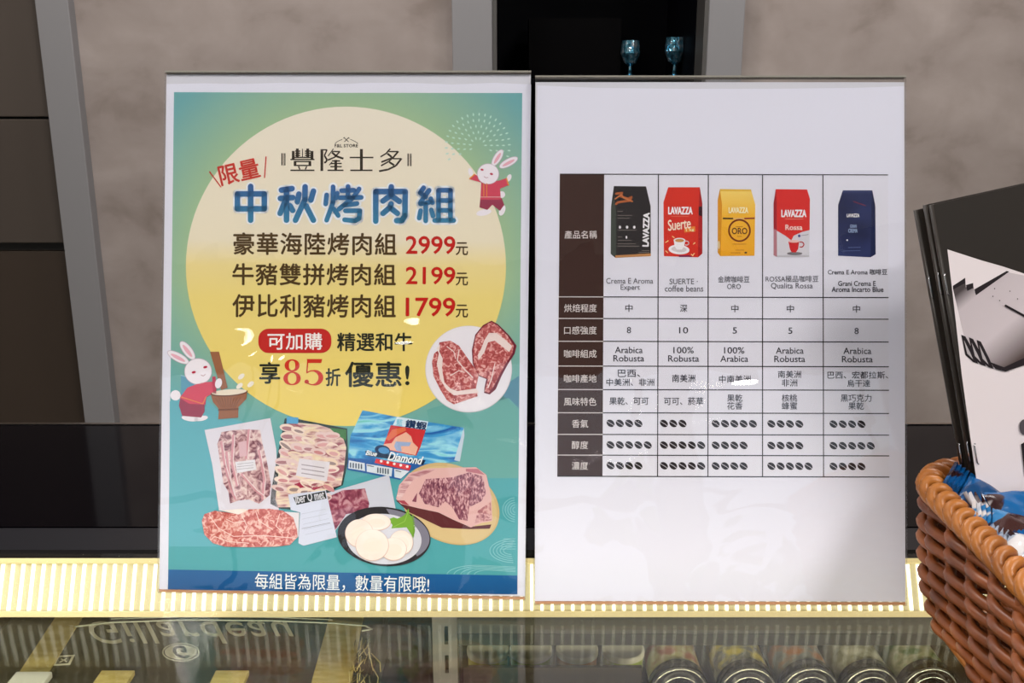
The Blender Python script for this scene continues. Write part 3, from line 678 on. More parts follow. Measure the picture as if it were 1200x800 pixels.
# white vacuum pack with pork strips
I = Ink(SL)
def P7(L): return [(180 + a / 5, 480 + c / 5) for a, c in L]
I.poly(P7([(300, 118), (685, 48), (720, 230), (735, 590), (385, 590), (345, 320)]), ink(214, 210, 222), 11)
I.poly(P7([(400, 130), (460, 120), (540, 115), (625, 118), (640, 200), (665, 300), (690, 440), (680, 500), (620, 550), (560, 525), (500, 530), (450, 548), (440, 480), (410, 430), (395, 330), (375, 200)]), baconm, 12)
for L in ([(400, 190), (420, 330), (470, 500)], [(470, 150), (460, 300), (490, 440)], [(560, 120), (545, 280)], [(620, 240), (650, 400), (640, 520)], [(520, 380), (600, 470), (640, 500)], [(430, 250), (450, 420), (480, 520)]):
    I.line(P7(L), 3, ink(206, 150, 160), 13); I.line([(x + 1.6, y) for x, y in P7(L)], 1.1, ink(226, 208, 210), 14)
I.poly(P7([(480, 305), (595, 290), (605, 350), (490, 370)]), ink(222, 220, 228), 15)
for k in range(3): I.line(P7([(492, 318 + k * 15), (585, 308 + k * 15)]), .7, ink(176, 172, 184), 16)
I.poly(P7([(500, 190), (545, 180), (548, 270), (505, 275)]), ink(216, 182, 192), 14)
I.done('pork_strip_picture', po)
# black tray with belly slices
I = Ink(SL)
I.poly(P7([(770, 50), (850, 55), (1135, 110), (1140, 300), (1110, 440), (1000, 500), (860, 590), (740, 578), (685, 550), (690, 480), (720, 300)]), ink(48, 60, 62), 11)
I.poly(P7([(785, 70), (960, 85), (1100, 130), (1130, 220), (1115, 360), (1100, 440), (1010, 470), (860, 570), (730, 570), (715, 520), (730, 400), (745, 240)]), porkm, 12)
rs = random.Random(3); toneA = [ink(196, 132, 136), ink(166, 116, 122), ink(208, 156, 156), ink(150, 128, 126)]; toneB = [ink(228, 208, 196), ink(224, 200, 176), ink(218, 192, 190)]
for k in range(8):                                  # overlapping folded slices
    for j in range(5):
        x = 790 - k * 6 + j * 66 + rs.uniform(-12, 12); y = 104 + k * 50 + j * 13 + rs.uniform(-9, 9)
        c_ = P7([(x, y)])[0]; ro = 14 + rs.uniform(-22, 22); zz = 13 + k * .2 + j * .03
        I.ell(*c_, rs.uniform(7, 10), rs.uniform(3.4, 5), rs.choice(toneB), zz, ro, 18); I.ell(c_[0] + .6, c_[1] + 1, rs.uniform(5, 8), rs.uniform(1.4, 2.6), porkm if rs.random() < .4 else rs.choice(toneA), zz + .02, ro, 16)
I.poly(P7([(855, 285), (1035, 305), (1015, 420), (835, 385)]), ink(214, 208, 216), 15)
for k in range(3): I.line(P7([(870, 320 + k * 25), (1000, 340 + k * 25)]), 1.2, ink(160, 150, 160), 16)
I.poly(P7([(830, 405), (1000, 445), (920, 480), (825, 480)]), ink(160, 48, 74), 14)
I.poly(P7([(782, 40), (850, 45), (848, 82), (780, 80)]), ink(84, 160, 206), 15)
I.poly(P7([(1030, 105), (1130, 115), (1130, 180), (1080, 150)]), ink(70, 120, 70), 13)
I.done('belly_tray_picture', po)
# seafood carton
I = Ink(SL)
def P8(L): return [(390 + a / 5, 470 + c / 5) for a, c in L]
sea = noise_mat('sea_print', [(.3, S(20, 84, 160, KP)), (.48, S(60, 150, 205, KP)), (.6, S(150, 210, 226, KP)), (.75, S(96, 190, 180, KP))], 60, .6, 5, (.6, 2.2, 1), 1.5, .2, rot=-.25)
I.poly(P8([(175, 52), (380, 92), (768, 155), (745, 350), (540, 375), (90, 330), (105, 200)]), sea, 11)
I.poly(P8([(768, 155), (772, 200), (745, 352), (712, 345)]), ink(186, 200, 214), 12)
I.poly(P8([(90, 330), (200, 340), (540, 372), (460, 405), (395, 460), (85, 400)]), ink(36, 90, 160), 12)
I.poly(P8([(95, 345), (188, 362), (190, 408), (92, 392)]), ink(206, 214, 222), 13); I.poly(P8([(198, 366), (350, 390), (345, 440), (200, 412)]), ink(206, 214, 222), 13); I.poly(P8([(360, 395), (450, 408), (400, 452), (362, 444)]), ink(206, 214, 222), 13)
for k in range(5): I.line(P8([(105 + k * 16, 362 + k * 2), (105 + k * 16, 385 + k * 2)]), 1.6, ink(70, 80, 100), 14); I.line(P8([(265 + k * 15, 390 + k * 2), (265 + k * 15, 415 + k * 2)]), 1.6, ink(70, 80, 100), 14)
I.line(P8([(205, 375), (240, 382)]), 1, ink(70, 80, 100), 14); I.line(P8([(370, 405), (400, 412)]), 1, ink(70, 80, 100), 14)
I.poly(P8([(378, 90), (560, 118), (548, 165), (352, 140)]), ink(206, 224, 240), 13)
I.text('藍', (464.5, 491, 472, 498.5), ink(110, 190, 215), 14, .01, 8); I.text('鑽蝦', (475.5, 493, 500, 502), ink(20, 50, 90), 14, .03, 8)
I.poly(P8([(340, 140), (545, 168), (515, 265), (490, 318), (440, 312), (290, 275), (320, 200)]), ink(196, 48, 52), 13)
I.poly(P8([(430, 180), (460, 205), (470, 240), (500, 270), (485, 315), (295, 275), (300, 250), (345, 245), (370, 210)]), ink(226, 174, 152), 14)
I.poly(P8([(430, 170), (425, 150), (350, 165), (310, 220), (330, 230), (380, 195)]), ink(214, 106, 70), 15)
I.poly(P8([(370, 235), (460, 240), (450, 262), (400, 262), (405, 295), (375, 290), (360, 262)]), ink(150, 170, 206), 15)
I.poly(P8([(255, 335), (460, 375), (450, 405), (245, 360)]), ink(206, 44, 50), 15)
for k in range(5): I.ell(*P8([(285 + k * 38, 350 + k * 8)])[0], 1.7, 1.7, ink(236, 226, 226), 16, k=8)
I.ell(*P8([(292, 285)])[0], 9, 5.6, ink(20, 50, 92), 15, 10); I.ell(*P8([(300, 288)])[0], 6.5, 3.8, ink(72, 140, 196), 16, 10)
I.poly(P8([(190, 290), (260, 300), (545, 345), (530, 372), (320, 335), (200, 318)]), ink(16, 40, 70), 15)
I.text('Blue', (429, 528, 442, 533.5), ink(226, 232, 238), 17, .03, 8, 1, .3); I.text('Diamond', (455, 532, 496, 541.5), ink(226, 232, 238), 17, .03, 8, 1, .3)
I.done('seafood_carton_picture', po)
# vacuum pouch with cubes and paper label
I = Ink(SL)
I.poly(P8([(-45, 540), (330, 430), (368, 622), (370, 660), (60, 700), (-10, 790), (-40, 690)]), ink(196, 198, 212), 13)
I.poly(P8([(-40, 565), (60, 520), (190, 510), (215, 600), (205, 640), (80, 660), (10, 760), (-25, 700)]), chunk, 14)
I.poly(P7([(790, 495), (1010, 470), (1075, 745), (880, 795), (850, 780), (860, 600), (805, 585)]), ink(204, 208, 226), 15)
I.poly(P7([(820, 512), (1005, 474), (1015, 518), (840, 556)]), ink(42, 44, 48), 16)
I.text('Iber Q met', (346.5, 576.5, 380.5, 588.5), ink(206, 206, 214), 17, .03, -10, 1)
for k in range(5): I.line(P7([(865 + k * 6, 610 + k * 30), (1010 + k * 10, 580 + k * 28)]), .35, ink(168, 172, 190), 16)
I.line(P7([(870, 695), (1035, 660)]), .5, ink(130, 134, 150), 16)
I.done('vacuum_pouch_picture', po)
# raw loin slab
I = Ink(SL)
I.poly(P7([(700, 590), (855, 602), (850, 740), (800, 790), (690, 700)]), ink(218, 214, 220), 13)
slab = P7([(285, 650), (300, 610), (360, 590), (430, 600), (500, 610), (560, 582), (680, 578), (760, 590), (820, 630), (842, 700), (845, 745), (800, 790), (720, 800), (560, 803), (420, 800), (350, 780), (300, 730)])
I.poly(slab, rosem, 17)
for L in ([(330, 620), (380, 690), (470, 740), (640, 735), (830, 750)], [(520, 620), (550, 680), (530, 720)], [(600, 590), (620, 650), (700, 700)], [(430, 640), (470, 660), (540, 650)], [(740, 610), (720, 680), (760, 720)], [(360, 740), (440, 770), (560, 780)]):
    I.line(P7(L), .9, ink(234, 206, 200), 18)
I.poly(P7([(400, 590), (500, 612), (560, 584), (520, 578), (440, 585)]), ink(230, 222, 216), 18)
I.done('raw_loin_picture', po)
# marbled steak on gold plate
I = Ink(SL)
I.ell(*P8([(690, 600)])[0], 60, 45, ink(198, 172, 122), 12, 26, 56)
I.ell(*P8([(690, 606)])[0], 57, 42, ink(206, 182, 134), 13, 26, 56)
I.poly(P8([(370, 580), (470, 590), (650, 655), (800, 735), (930, 720), (920, 745), (800, 748), (640, 740), (450, 650)]), ink(92, 40, 44), 14)
I.poly(P8([(372, 570), (390, 490), (450, 420), (560, 392), (840, 385), (900, 430), (930, 560), (935, 700), (870, 712), (810, 738), (700, 690), (620, 650), (500, 625), (400, 600)]), ink(214, 172, 170), 15)
I.poly(P8([(545, 455), (700, 445), (800, 415), (880, 440), (898, 540), (870, 585), (800, 620), (790, 700), (740, 690), (700, 620), (660, 585), (620, 620), (540, 600), (505, 540)]), purp, 16)
I.poly(P8([(375, 560), (395, 490), (470, 415), (610, 395), (560, 420), (470, 460), (430, 520), (400, 575)]), noise_mat('meat_streak', [(.36, S(158, 92, 104, KP)), (.55, S(206, 164, 166, KP)), (.7, S(226, 200, 198, KP))], 260, .7, 3, (.4, 1.6, 1), .6, .2, rot=-.5), 16)
I.poly(P8([(780, 395), (850, 395), (890, 430), (780, 410)]), ink(180, 110, 122), 16)
I.poly(P8([(850, 640), (925, 590), (930, 695), (870, 705), (830, 715)]), meat('meat_tip', (140, 80, 92), (186, 130, 134), (214, 172, 170), 400), 16)
I.poly(P8([(465, 585), (495, 535), (490, 590)]), ink(130, 70, 88), 17); I.poly(P8([(380, 580), (420, 580), (450, 610), (410, 600)]), ink(164, 66, 80), 17)
I.done('marbled_steak_picture', po)
# bowl of scallops
I = Ink(SL)
def P9(L): return [(390 + a / 4.615, 580 + c / 4.615) for a, c in L]
I.ell(*P9([(278, 222)])[0], 54.5, 34.5, ink(46, 42, 48), 18, 6, 64)
I.ell(*P9([(290, 214)])[0], 51, 30.5, ink(122, 120, 136), 19, 8, 56, a0=-95, a1=40)
I.ell(*P9([(278, 236)])[0], 44, 29.5, ink(206, 206, 218), 20, 4, 56)
scm = noise_mat('scallop', [(.35, S(228, 210, 202, KP)), (.6, S(234, 222, 216, KP))], 60, .6, 2)
leaf = [(300, 130), (330, 118), (350, 125), (375, 115), (395, 100), (410, 70), (415, 100), (430, 118), (438, 160), (446, 190), (436, 232), (425, 210), (400, 172), (350, 176), (318, 178), (325, 160)]
I.poly(P9(leaf), ink(112, 158, 56), 23); I.line(P9([(412, 80), (390, 140), (330, 170)]), .5, ink(150, 190, 90), 24)
for k in range(10): I.ell(*P9([(442 - abs(k - 5) * 1.5, 110 + k * 12)])[0], 1.2, 1, ink(112, 158, 56), 23, k=6)
zz = 23
for (a, c, rx, ry) in ((235, 145, 17, 9.5), (145, 205, 16, 16), (372, 255, 13.5, 14), (330, 290, 15, 13), (215, 268, 19, 18)):
    zz += 2; I.ell(*P9([(a, c)])[0], rx + .6, ry + .6, ink(204, 176, 168), zz, k=36); I.ell(*P9([(a, c - 2)])[0], rx, ry, scm, zz + 1, k=36)
    I.ell(*P9([(a + 4, c + 4)])[0], rx * .6, ry * .55, ink(233, 215, 206), zz + 1.5, k=30)
I.done('scallop_bowl_picture', po)

# ------------------------------------------------------------------ RIGHT CHART
ch = tag(empty('chart_sheet', M=SR.M), 'white sheet with a coffee comparison table and five coffee bags, in the right holder', 'chart')
q = MB(); q.box(-WR / 2 + .0002, WR / 2 - .0002, .0018, HR - .0022, -.0003, 0); q.build('backing_sheet', paper2, ch)
I = Ink(SR); I.poly([(629.5, 100), (700, 103), (800, 104), (900, 104), (1000, 103), (1059.5, 101), (1061, 704), (627, 704)], paper, 2); I.done('paper', ch)
def ty(y, x): return y + (x - 655) / 385 * .95
def tx(c, y): (a, b2) = COLX[c]; return a + (b2 - a) * (y - 205) / 352
COLX = [(656, 653), (708, 706), (771.5, 770.5), (830, 829.5), (893.5, 893.5), (964.2, 965), (1040.5, 1042)]
ROWY = [204, 347.7, 373, 399.7, 428.7, 456.2, 483.4, 508.7, 533, 557.8]
I = Ink(SR); cell = ink(62, 42, 38); gl_ = ink(40, 38, 46); light = ink(206, 198, 200)
def cellq(c0, c1, r0, r1): return [(tx(c0, ROWY[r0]), ty(ROWY[r0], tx(c0, 205))), (tx(c1, ROWY[r0]), ty(ROWY[r0], tx(c1, 205))), (tx(c1, ROWY[r1]), ty(ROWY[r1], tx(c1, 205))), (tx(c0, ROWY[r1]), ty(ROWY[r1], tx(c0, 205)))]
I.poly(cellq(1, 6, 0, 9), ink(218, 217, 229), 3)
I.poly(cellq(0, 1, 0, 9), cell, 4)
for r in range(10):
    a, c = cellq(1, 6, r, r if r else 0)[:2]; I.line([a, c], 1.15, gl_, 5, False)
    a, c = cellq(0, 1, r, r)[:2]; I.line([a, c], 1.1, light if 0 < r < 9 else gl_, 6, False)
for c in range(2, 6): q4 = cellq(c, c, 0, 9); I.line([q4[0], q4[3]], 1.15, gl_, 5, False)
I.done('table_grid', ch)
I = Ink(SR); wt_ = ink(214, 206, 206)
for s, y, wd in (('產品名稱', 275, 38), ('烘焙程度', 361, 38), ('口感強度', 387, 38), ('咖啡組成', 414.5, 38), ('咖啡產地', 443.5, 38), ('風味特色', 470.5, 38), ('香氣', 496.3, 19), ('醇度', 521.3, 19), ('濃度', 545.6, 19)):
    cx = 680.5 - (y - 275) / 270; I.text(s, (cx - wd / 2, y - 4.8, cx + wd / 2, y + 4.6), wt_, 8, .008)
tg = ink(96, 96, 106); td = ink(60, 60, 72)
def T(s, cx, base, wd, hgt, m=td, bold=.004):   # bounding box: width wd, height hgt, bottom at base
    I.text(s, (cx - wd / 2, base - hgt, cx + wd / 2, base), m, 8, bold)
T('Crema E Aroma', 737.8, 332.3, 55, 6.6, tg); T('Expert', 738.5, 341.4, 22.5, 8, tg)
T('SUERTE ·', 801, 333, 33, 6.5, tg); T('coffee beans', 801.5, 341.6, 45, 7.2, tg)
T('金牌咖啡豆', 859.7, 331, 37, 7.6, tg); T('ORO', 860, 338.6, 16, 6, tg)
T('ROSSA極品咖啡豆', 928, 330.4, 62, 7.6, tg); T('Qualita Rossa', 927.8, 339, 49, 7.6, tg)
T('Crema E Aroma 咖啡豆', 1004.7, 322, 69.5, 6.9, td, .008); T('Grani Crema E', 1004, 335, 44, 5.8, td, .012); T('Aroma Incarto Blue', 1004.7, 342, 60.5, 6, td, .012)
cc = [737, 801, 861, 926, 1003.5]
for c, s in zip(cc, '中深中中中'): T(s, c, 365.3 + (c - 737) / 260, 8.4, 8.8)
for c, s in zip(cc, ('8', '10', '5', '5', '8')): T(s, c, 390.3 + (c - 737) / 260, 10.5 if s == '10' else 4.8, 7.3)
for c, (a, b2) in zip((736.8, 801, 860.3, 925.3, 1004.5), (('Arabica', 'Robusta'), ('100%', 'Robusta'), ('100%', 'Arabica'), ('Arabica', 'Robusta'), ('Arabica', 'Robusta'))):
    k = (c - 737) / 260; ww = {'Arabica': 32.5, 'Robusta': 36, '100%': 23.8}
    T(a, c, 413.6 + k, ww[a], 7.4); T(b2, c, 423.4 + k, ww[b2], 7.4)
T('巴西、', 737, 441.6, 26, 8.6); T('中美洲、非洲', 738.5, 452, 56, 8.6); T('南美洲', 801, 447.6, 27, 9); T('中南美洲', 861, 448.6, 37, 9)
T('南美洲', 925, 442.6, 27, 8.4); T('非洲', 925, 452.6, 18, 8.4); T('巴西、宏都拉斯、', 1005, 443.6, 71, 8.6); T('烏干達', 1006, 453.2, 27, 8.4)
T('果乾、可可', 737, 474.2, 46, 9); T('可可、菸草', 801, 474.4, 46, 9)
for c, a, b2 in ((861, '果乾', '花香'), (925, '核桃', '蜂蜜')): T(a, c, 470.4, 18, 8.6); T(b2, c, 479.6, 18, 8.6)
T('黑巧克力', 1003, 470.6, 36, 8.8); T('果乾', 1003, 479.8, 18, 8.6)
I.done('table_lettering', ch)
I = Ink(SR); bn = ink(40, 34, 40); sl = ink(190, 186, 196)
for x0, ns in ((715.4, (4, 5, 4)), (778, (3, 5, 5)), (838.6, (5, 4, 4)), (903.8, (4, 4, 5)), (976.6, (4, 5, 4))):
    for y, n_ in zip((495.8, 521.1, 545.3), ns):
        for k in range(n_):
            x = x0 + k * 10.9; yy = y + (x - 715) / 262 * .9
            I.ell(x, yy, 5.1, 3.9, bn, 6, 38, 18); I.line([(x - 4.2, yy - 2.6), (x - 1.6, yy - 1), (x + 1.2, yy + .6), (x + 4, yy + 2.8)], .75, sl, 7)
I.done('bean_ratings', ch, 'small dark coffee bean rating marks')
def P3(L): return [(640 + a / 5, 190 + c / 5) for a, c in L]
def P4(L): return [(840 + a / 5, 190 + c / 5) for a, c in L]
wht = ink(232, 230, 234)
# bag 1 black
I = Ink(SR)
I.poly(P3([(397, 140), (585, 142), (612, 258), (613, 550), (405, 560), (378, 537), (380, 262)]), ink(44, 40, 42), 5)
I.poly(P3([(380, 262), (397, 200), (410, 290), (410, 555), (378, 537)]), ink(66, 72, 66), 6); I.poly(P3([(405, 546), (613, 534), (613, 550), (405, 560)]), ink(186, 132, 84), 7)
I.line(P3([(410, 185), (445, 180), (435, 200), (480, 215), (500, 205), (490, 225), (420, 235), (410, 245)]), 2.6, ink(176, 98, 58), 7); I.line(P3([(405, 215), (440, 190), (455, 210), (505, 230)]), 1.6, ink(196, 118, 72), 8)
I.text('LAVAZZA', (640 + 585 / 5 - 19.5, 190 + 395 / 5 - 3.4, 640 + 585 / 5 + 19.5, 190 + 395 / 5 + 3.4), wht, 8, .06, -88)
for y, xa, xb in ((288, 418, 450), (312, 418, 505), (328, 418, 490), (398, 420, 530), (438, 420, 445), (458, 420, 500), (478, 418, 525), (492, 418, 545), (528, 540, 605), (518, 560, 605)):
    I.line(P3([(xa, y), (xb, y)]), .8, ink(120, 112, 108), 7, False)
for x in (432, 474, 516): I.ell(*P3([(x, 381)])[0], 1.5, 1.8, wht, 8, k=10)
I.ell(*P3([(470, 440)])[0], 1, 1.8, wht, 8, k=10); I.done('black_bag_picture', ch)
# bag 2 red
I = Ink(SR)
I.poly(P3([(715, 147), (900, 147), (915, 240), (915, 535), (890, 557), (690, 550), (687, 235)]), ink(206, 50, 38), 5)
I.poly(P3([(900, 147), (915, 240), (915, 535), (890, 557), (893, 260)]), ink(168, 34, 38), 6); I.poly(P3([(893, 262), (914, 258), (914, 318), (893, 310)]), ink(60, 30, 40), 7)
I.text('LAVAZZA', (783.2, 242.6, 811.3, 251), wht, 8, .06); I.line(P3([(730, 317), (835, 318)]), .6, ink(222, 120, 100), 7, False)
I.text('Suerte', (782.3, 256.5, 809, 269), ink(240, 220, 200), 8, .02, -7, .95, .15)
I.poly(P3([(808, 382), (872, 376), (874, 405), (810, 412)]), ink(224, 132, 56), 7); I.text('1 kg', (804, 268, 813, 271.4), ink(250, 220, 170), 8, .03, -5)
I.ell(*P3([(778, 512)])[0], 12.3, 5.6, wht, 7, 4); I.ell(*P3([(778, 510)])[0], 9, 3.4, ink(206, 198, 202), 8, 4)
I.poly(P3([(747, 458), (815, 458), (808, 492), (795, 512), (765, 512), (752, 490)]), wht, 9); I.ell(*P3([(781, 458)])[0], 6.9, 2.9, ink(224, 222, 226), 10); I.ell(*P3([(781, 459)])[0], 5.2, 1.9, ink(196, 140, 80), 11)
I.arc(*P3([(822, 474)])[0], 2.6, 2.4, -120, 120, 1, wht, 9)
for a, c, d, e in ((700, 470, 715, 460), (740, 435, 750, 442), (862, 480, 872, 472), (700, 520, 712, 530), (850, 540, 860, 548), (858, 545, 868, 535)): I.line(P3([(a, c), (d, e)]), 1, ink(240, 206, 140), 7)
I.poly(P3([(775, 546), (835, 544), (860, 555), (780, 555)]), ink(120, 34, 70), 7); I.done('red_bag_picture', ch)
# bag 3 yellow
I = Ink(SR); yl = vgrad('bag_yellow', [(0, S(228, 162, 40, KP)), (.6, S(232, 176, 54, KP)), (1, S(234, 204, 110, KP))], SR, 300, 222)
I.poly(P4([(18, 157), (200, 160), (225, 250), (220, 548), (20, 550), (5, 530), (5, 220)]), yl, 5); I.poly(P4([(18, 157), (30, 250), (22, 550), (5, 530), (5, 220)]), ink(206, 140, 34), 6)
I.poly(P4([(18, 157), (200, 160), (202, 172), (20, 170)]), ink(222, 178, 70), 6)
I.text('LAVAZZA', (854, 243, 876.5, 249.5), ink(240, 228, 190), 8, .05); I.line(P4([(35, 329), (95, 330)]), 1.6, ink(50, 40, 34), 7, False); I.line(P4([(95, 330), (160, 330)]), 1.2, ink(210, 170, 120), 7, False); I.line(P4([(160, 330), (222, 328)]), 1.6, ink(140, 50, 50), 7, False)
I.arc(*P4([(132, 400)])[0], 12.3, 12.4, 0, 360, 2, ink(140, 68, 40), 7, 40); I.text('ORO', (857.5, 267, 875.5, 274.2), ink(96, 62, 40), 8, .02)
for y, xa, xb in ((378, 112, 152), (435, 118, 146), (480, 92, 172), (515, 110, 160), (531, 80, 140)): I.line(P4([(xa, y), (xb, y)]), .7, ink(176, 112, 40), 7, False)
I.line(P4([(162, 530), (176, 530)]), 1.8, ink(50, 40, 40), 7, False); I.ell(*P4([(11, 485)])[0], 1.4, 5, ink(210, 190, 150), 8, k=12); I.done('yellow_bag_picture', ch)
# bag 4 red and silver
I = Ink(SR); sv = ink(206, 204, 212)
I.poly(P4([(345, 158), (528, 160), (545, 215), (543, 400), (540, 555), (352, 555), (332, 545), (332, 240)]), sv, 5)
I.poly(P4([(345, 158), (528, 160), (545, 215), (543, 398), (500, 408), (450, 430), (436, 458), (400, 430), (340, 395), (332, 390), (332, 240)]), ink(208, 48, 46), 6)
I.poly(P4([(345, 158), (350, 240), (352, 555), (332, 545), (332, 240)]), ink(176, 120, 130), 5.5 and 7); I.poly(P4([(345, 158), (350, 240), (350, 398), (332, 390), (332, 240)]), ink(160, 36, 44), 8)
I.text('LAVAZZA', (915.7, 246, 944.5, 254.2), wht, 9, .06); I.line(P4([(398, 333), (506, 333)]), .6, ink(230, 150, 130), 9, False); I.text('Rossa', (920.3, 263.3, 940, 269.5), ink(240, 214, 206), 9, .02)
I.ell(*P4([(482, 432)])[0], 1.6, 1.6, ink(70, 80, 140), 9, k=12); I.line(P4([(495, 430), (535, 424)]), .7, ink(150, 148, 160), 9)
I.poly(P4([(418, 465), (482, 462), (475, 510), (462, 528), (438, 528), (428, 510)]), ink(200, 40, 44), 10); I.ell(*P4([(450, 464)])[0], 6.4, 1.6, ink(226, 180, 176), 11); I.arc(*P4([(492, 482)])[0], 3.4, 3, -110, 110, 1.1, ink(200, 40, 44), 10)
I.ell(*P4([(455, 535)])[0], 9, 1.8, ink(120, 116, 122), 9); I.poly(P4([(352, 545), (540, 545), (540, 555), (352, 555)]), ink(190, 188, 196), 8); I.done('red_silver_bag_picture', ch)
# bag 5 navy
I = Ink(SR)
nv = noise_mat('bag_navy', [(.3, S(28, 32, 66, KP)), (.6, S(40, 50, 96, KP)), (.8, S(66, 84, 136, KP))], 30, .6, 2, (1, 1.5, 1), .5, .2)
I.poly(P4([(738, 165), (910, 165), (928, 255), (930, 540), (900, 557), (710, 548), (710, 250)]), nv, 5); I.poly(P4([(910, 165), (928, 255), (930, 540), (900, 557), (905, 260)]), ink(32, 38, 74), 6)
I.poly(P4([(738, 165), (910, 165), (908, 180), (736, 180)]), ink(58, 66, 104), 6); I.line(P4([(800, 230), (870, 255)]), 1, ink(120, 50, 70), 7)
I.text('LAVAZZA', (992.3, 250.5, 1006.8, 254.4), wht, 8, .05); I.text('GRAN', (996, 263, 1003.5, 267), ink(150, 170, 206), 8, .03); I.text('CREMA', (994, 268, 1004.7, 272.6), ink(150, 170, 206), 8, .03)
I.ell(*P4([(763, 457)])[0], 1, 1, wht, 8, k=8); I.line(P4([(740, 520), (840, 518)]), .6, ink(80, 96, 140), 7); I.line(P4([(770, 500), (840, 498)]), .8, ink(80, 96, 140), 7); I.done('navy_bag_picture', ch)

# ================================================================== BASKET
BX0, BX1, BY0, BY1, BH, BR = .2160, .44, .285, .500, .081, .03
bk = tag(empty('wicker_basket', ((BX0 + BX1) / 2, (BY0 + BY1) / 2, ZG)), 'brown wicker basket with a braided rim on the counter, at the right edge', 'basket')
bcx, bcy = (BX0 + BX1) / 2, (BY0 + BY1) / 2
def perim(off):
    hx, hy, r = (BX1 - BX0) / 2 + off, (BY1 - BY0) / 2 + off, BR + off
    seg = [('l', (hx - r, -hy), (-hx + r, -hy)), ('a', (-hx + r, -hy + r), 270, 180), ('l', (-hx, -hy + r), (-hx, hy - r)), ('a', (-hx + r, hy - r), 180, 90),
           ('l', (-hx + r, hy), (hx - r, hy)), ('a', (hx - r, hy - r), 90, 0), ('l', (hx, hy - r), (hx, -hy + r)), ('a', (hx - r, -hy + r), 0, -90)]
    tot = []
    for g in seg:
        if g[0] == 'l': tot.append(math.dist(g[1], g[2]))
        else: tot.append(r * PI / 2)
    L = sum(tot)
    def f(t):
        s = (t % 1.0) * L
        for g, d in zip(seg, tot):
            if s <= d or g is seg[-1]:
                k = s / d
                if g[0] == 'l':
                    (x0, y0), (x1, y1) = g[1], g[2]; p = (x0 + (x1 - x0) * k, y0 + (y1 - y0) * k); dx, dy = x1 - x0, y1 - y0; m = math.hypot(dx, dy); return p, (dy / m * -1 * -1, -dx / m * -1 * -1)
                a = math.radians(g[2] + (g[3] - g[2]) * k); return (g[1][0] + r * math.cos(a), g[1][1] + r * math.sin(a)), (math.cos(a), math.sin(a))
            s -= d
    return f, L
def flare(z): return -.012 * (1 - z / BH) ** 2 - .010 * max(0, .3 - z / BH)
NST = 36
_, PL = perim(0)
wick = noise_mat('wicker', [(.3, S(92, 46, 20)), (.55, S(132, 70, 30)), (.75, S(160, 92, 42))], 40, .42, 4, spec=.5, bump=.3)
wick2 = noise_mat('wicker_rim', [(.3, S(136, 76, 26)), (.6, S(176, 108, 44))], 40, .4, 4, spec=.5, bump=.3)
def wpt(t, z, amp):
    f, _ = perim(flare(z) + amp); p, _n = f(t); return Vector((p[0], p[1], z))
rows = 15
weave = MB()
for r_ in range(rows):
    z0 = .006 + r_ * (BH - .016) / (rows - 1); pts = []
    n_ = NST * 8
    for i in range(n_ + 1):
        t = i / n_; ph = PI * NST * t + (r_ % 2) * PI
        pts.append(wpt(t, z0 + .0007 * math.sin(40 * t + r_ * 2), .0032 * math.sin(ph)))
    weave.tube(pts, .0028, 8, False)
weave.build('woven_wall', wick, bk)
st_ = MB()
for i in range(NST):
    t = i / NST; st_.tube([wpt(t, z, 0) for z in [0.001 + (BH - .002) * k / 8 for k in range(9)]], .0026, 8)
st_.build('stakes', wick, bk)
rm = MB(); n_ = 520
for s_ in range(3):
    pts = []
    for i in range(n_ + 1):
        t = i / n_; a = 2 * PI * 28 * t + s_ * 2 * PI / 3
        pts.append(wpt(t, BH, .0046 * math.cos(a)) + Vector((0, 0, .002 + .0044 * math.sin(a))))
    rm.tube(pts, .0030, 8, False)
rm.build('braided_rim', wick2, bk)
bs = MB(); n_ = 96; q = [wpt(i / n_, .0, -.002) for i in range(n_)]
bs.add([(p.x, p.y, .0015) for p in q] + [(p.x, p.y, .005) for p in q], [tuple(range(n_))[::-1], tuple(range(n_, 2 * n_))] + [(i, (i + 1) % n_, n_ + (i + 1) % n_, n_ + i) for i in range(n_)])
bs.build('base', wick, bk)
ft = MB(); ft.tube([wpt(i / 120, .0, .001) + Vector((0, 0, .0042)) for i in range(121)], .0040, 8, False); ft.build('foot_rim', wick2, bk)

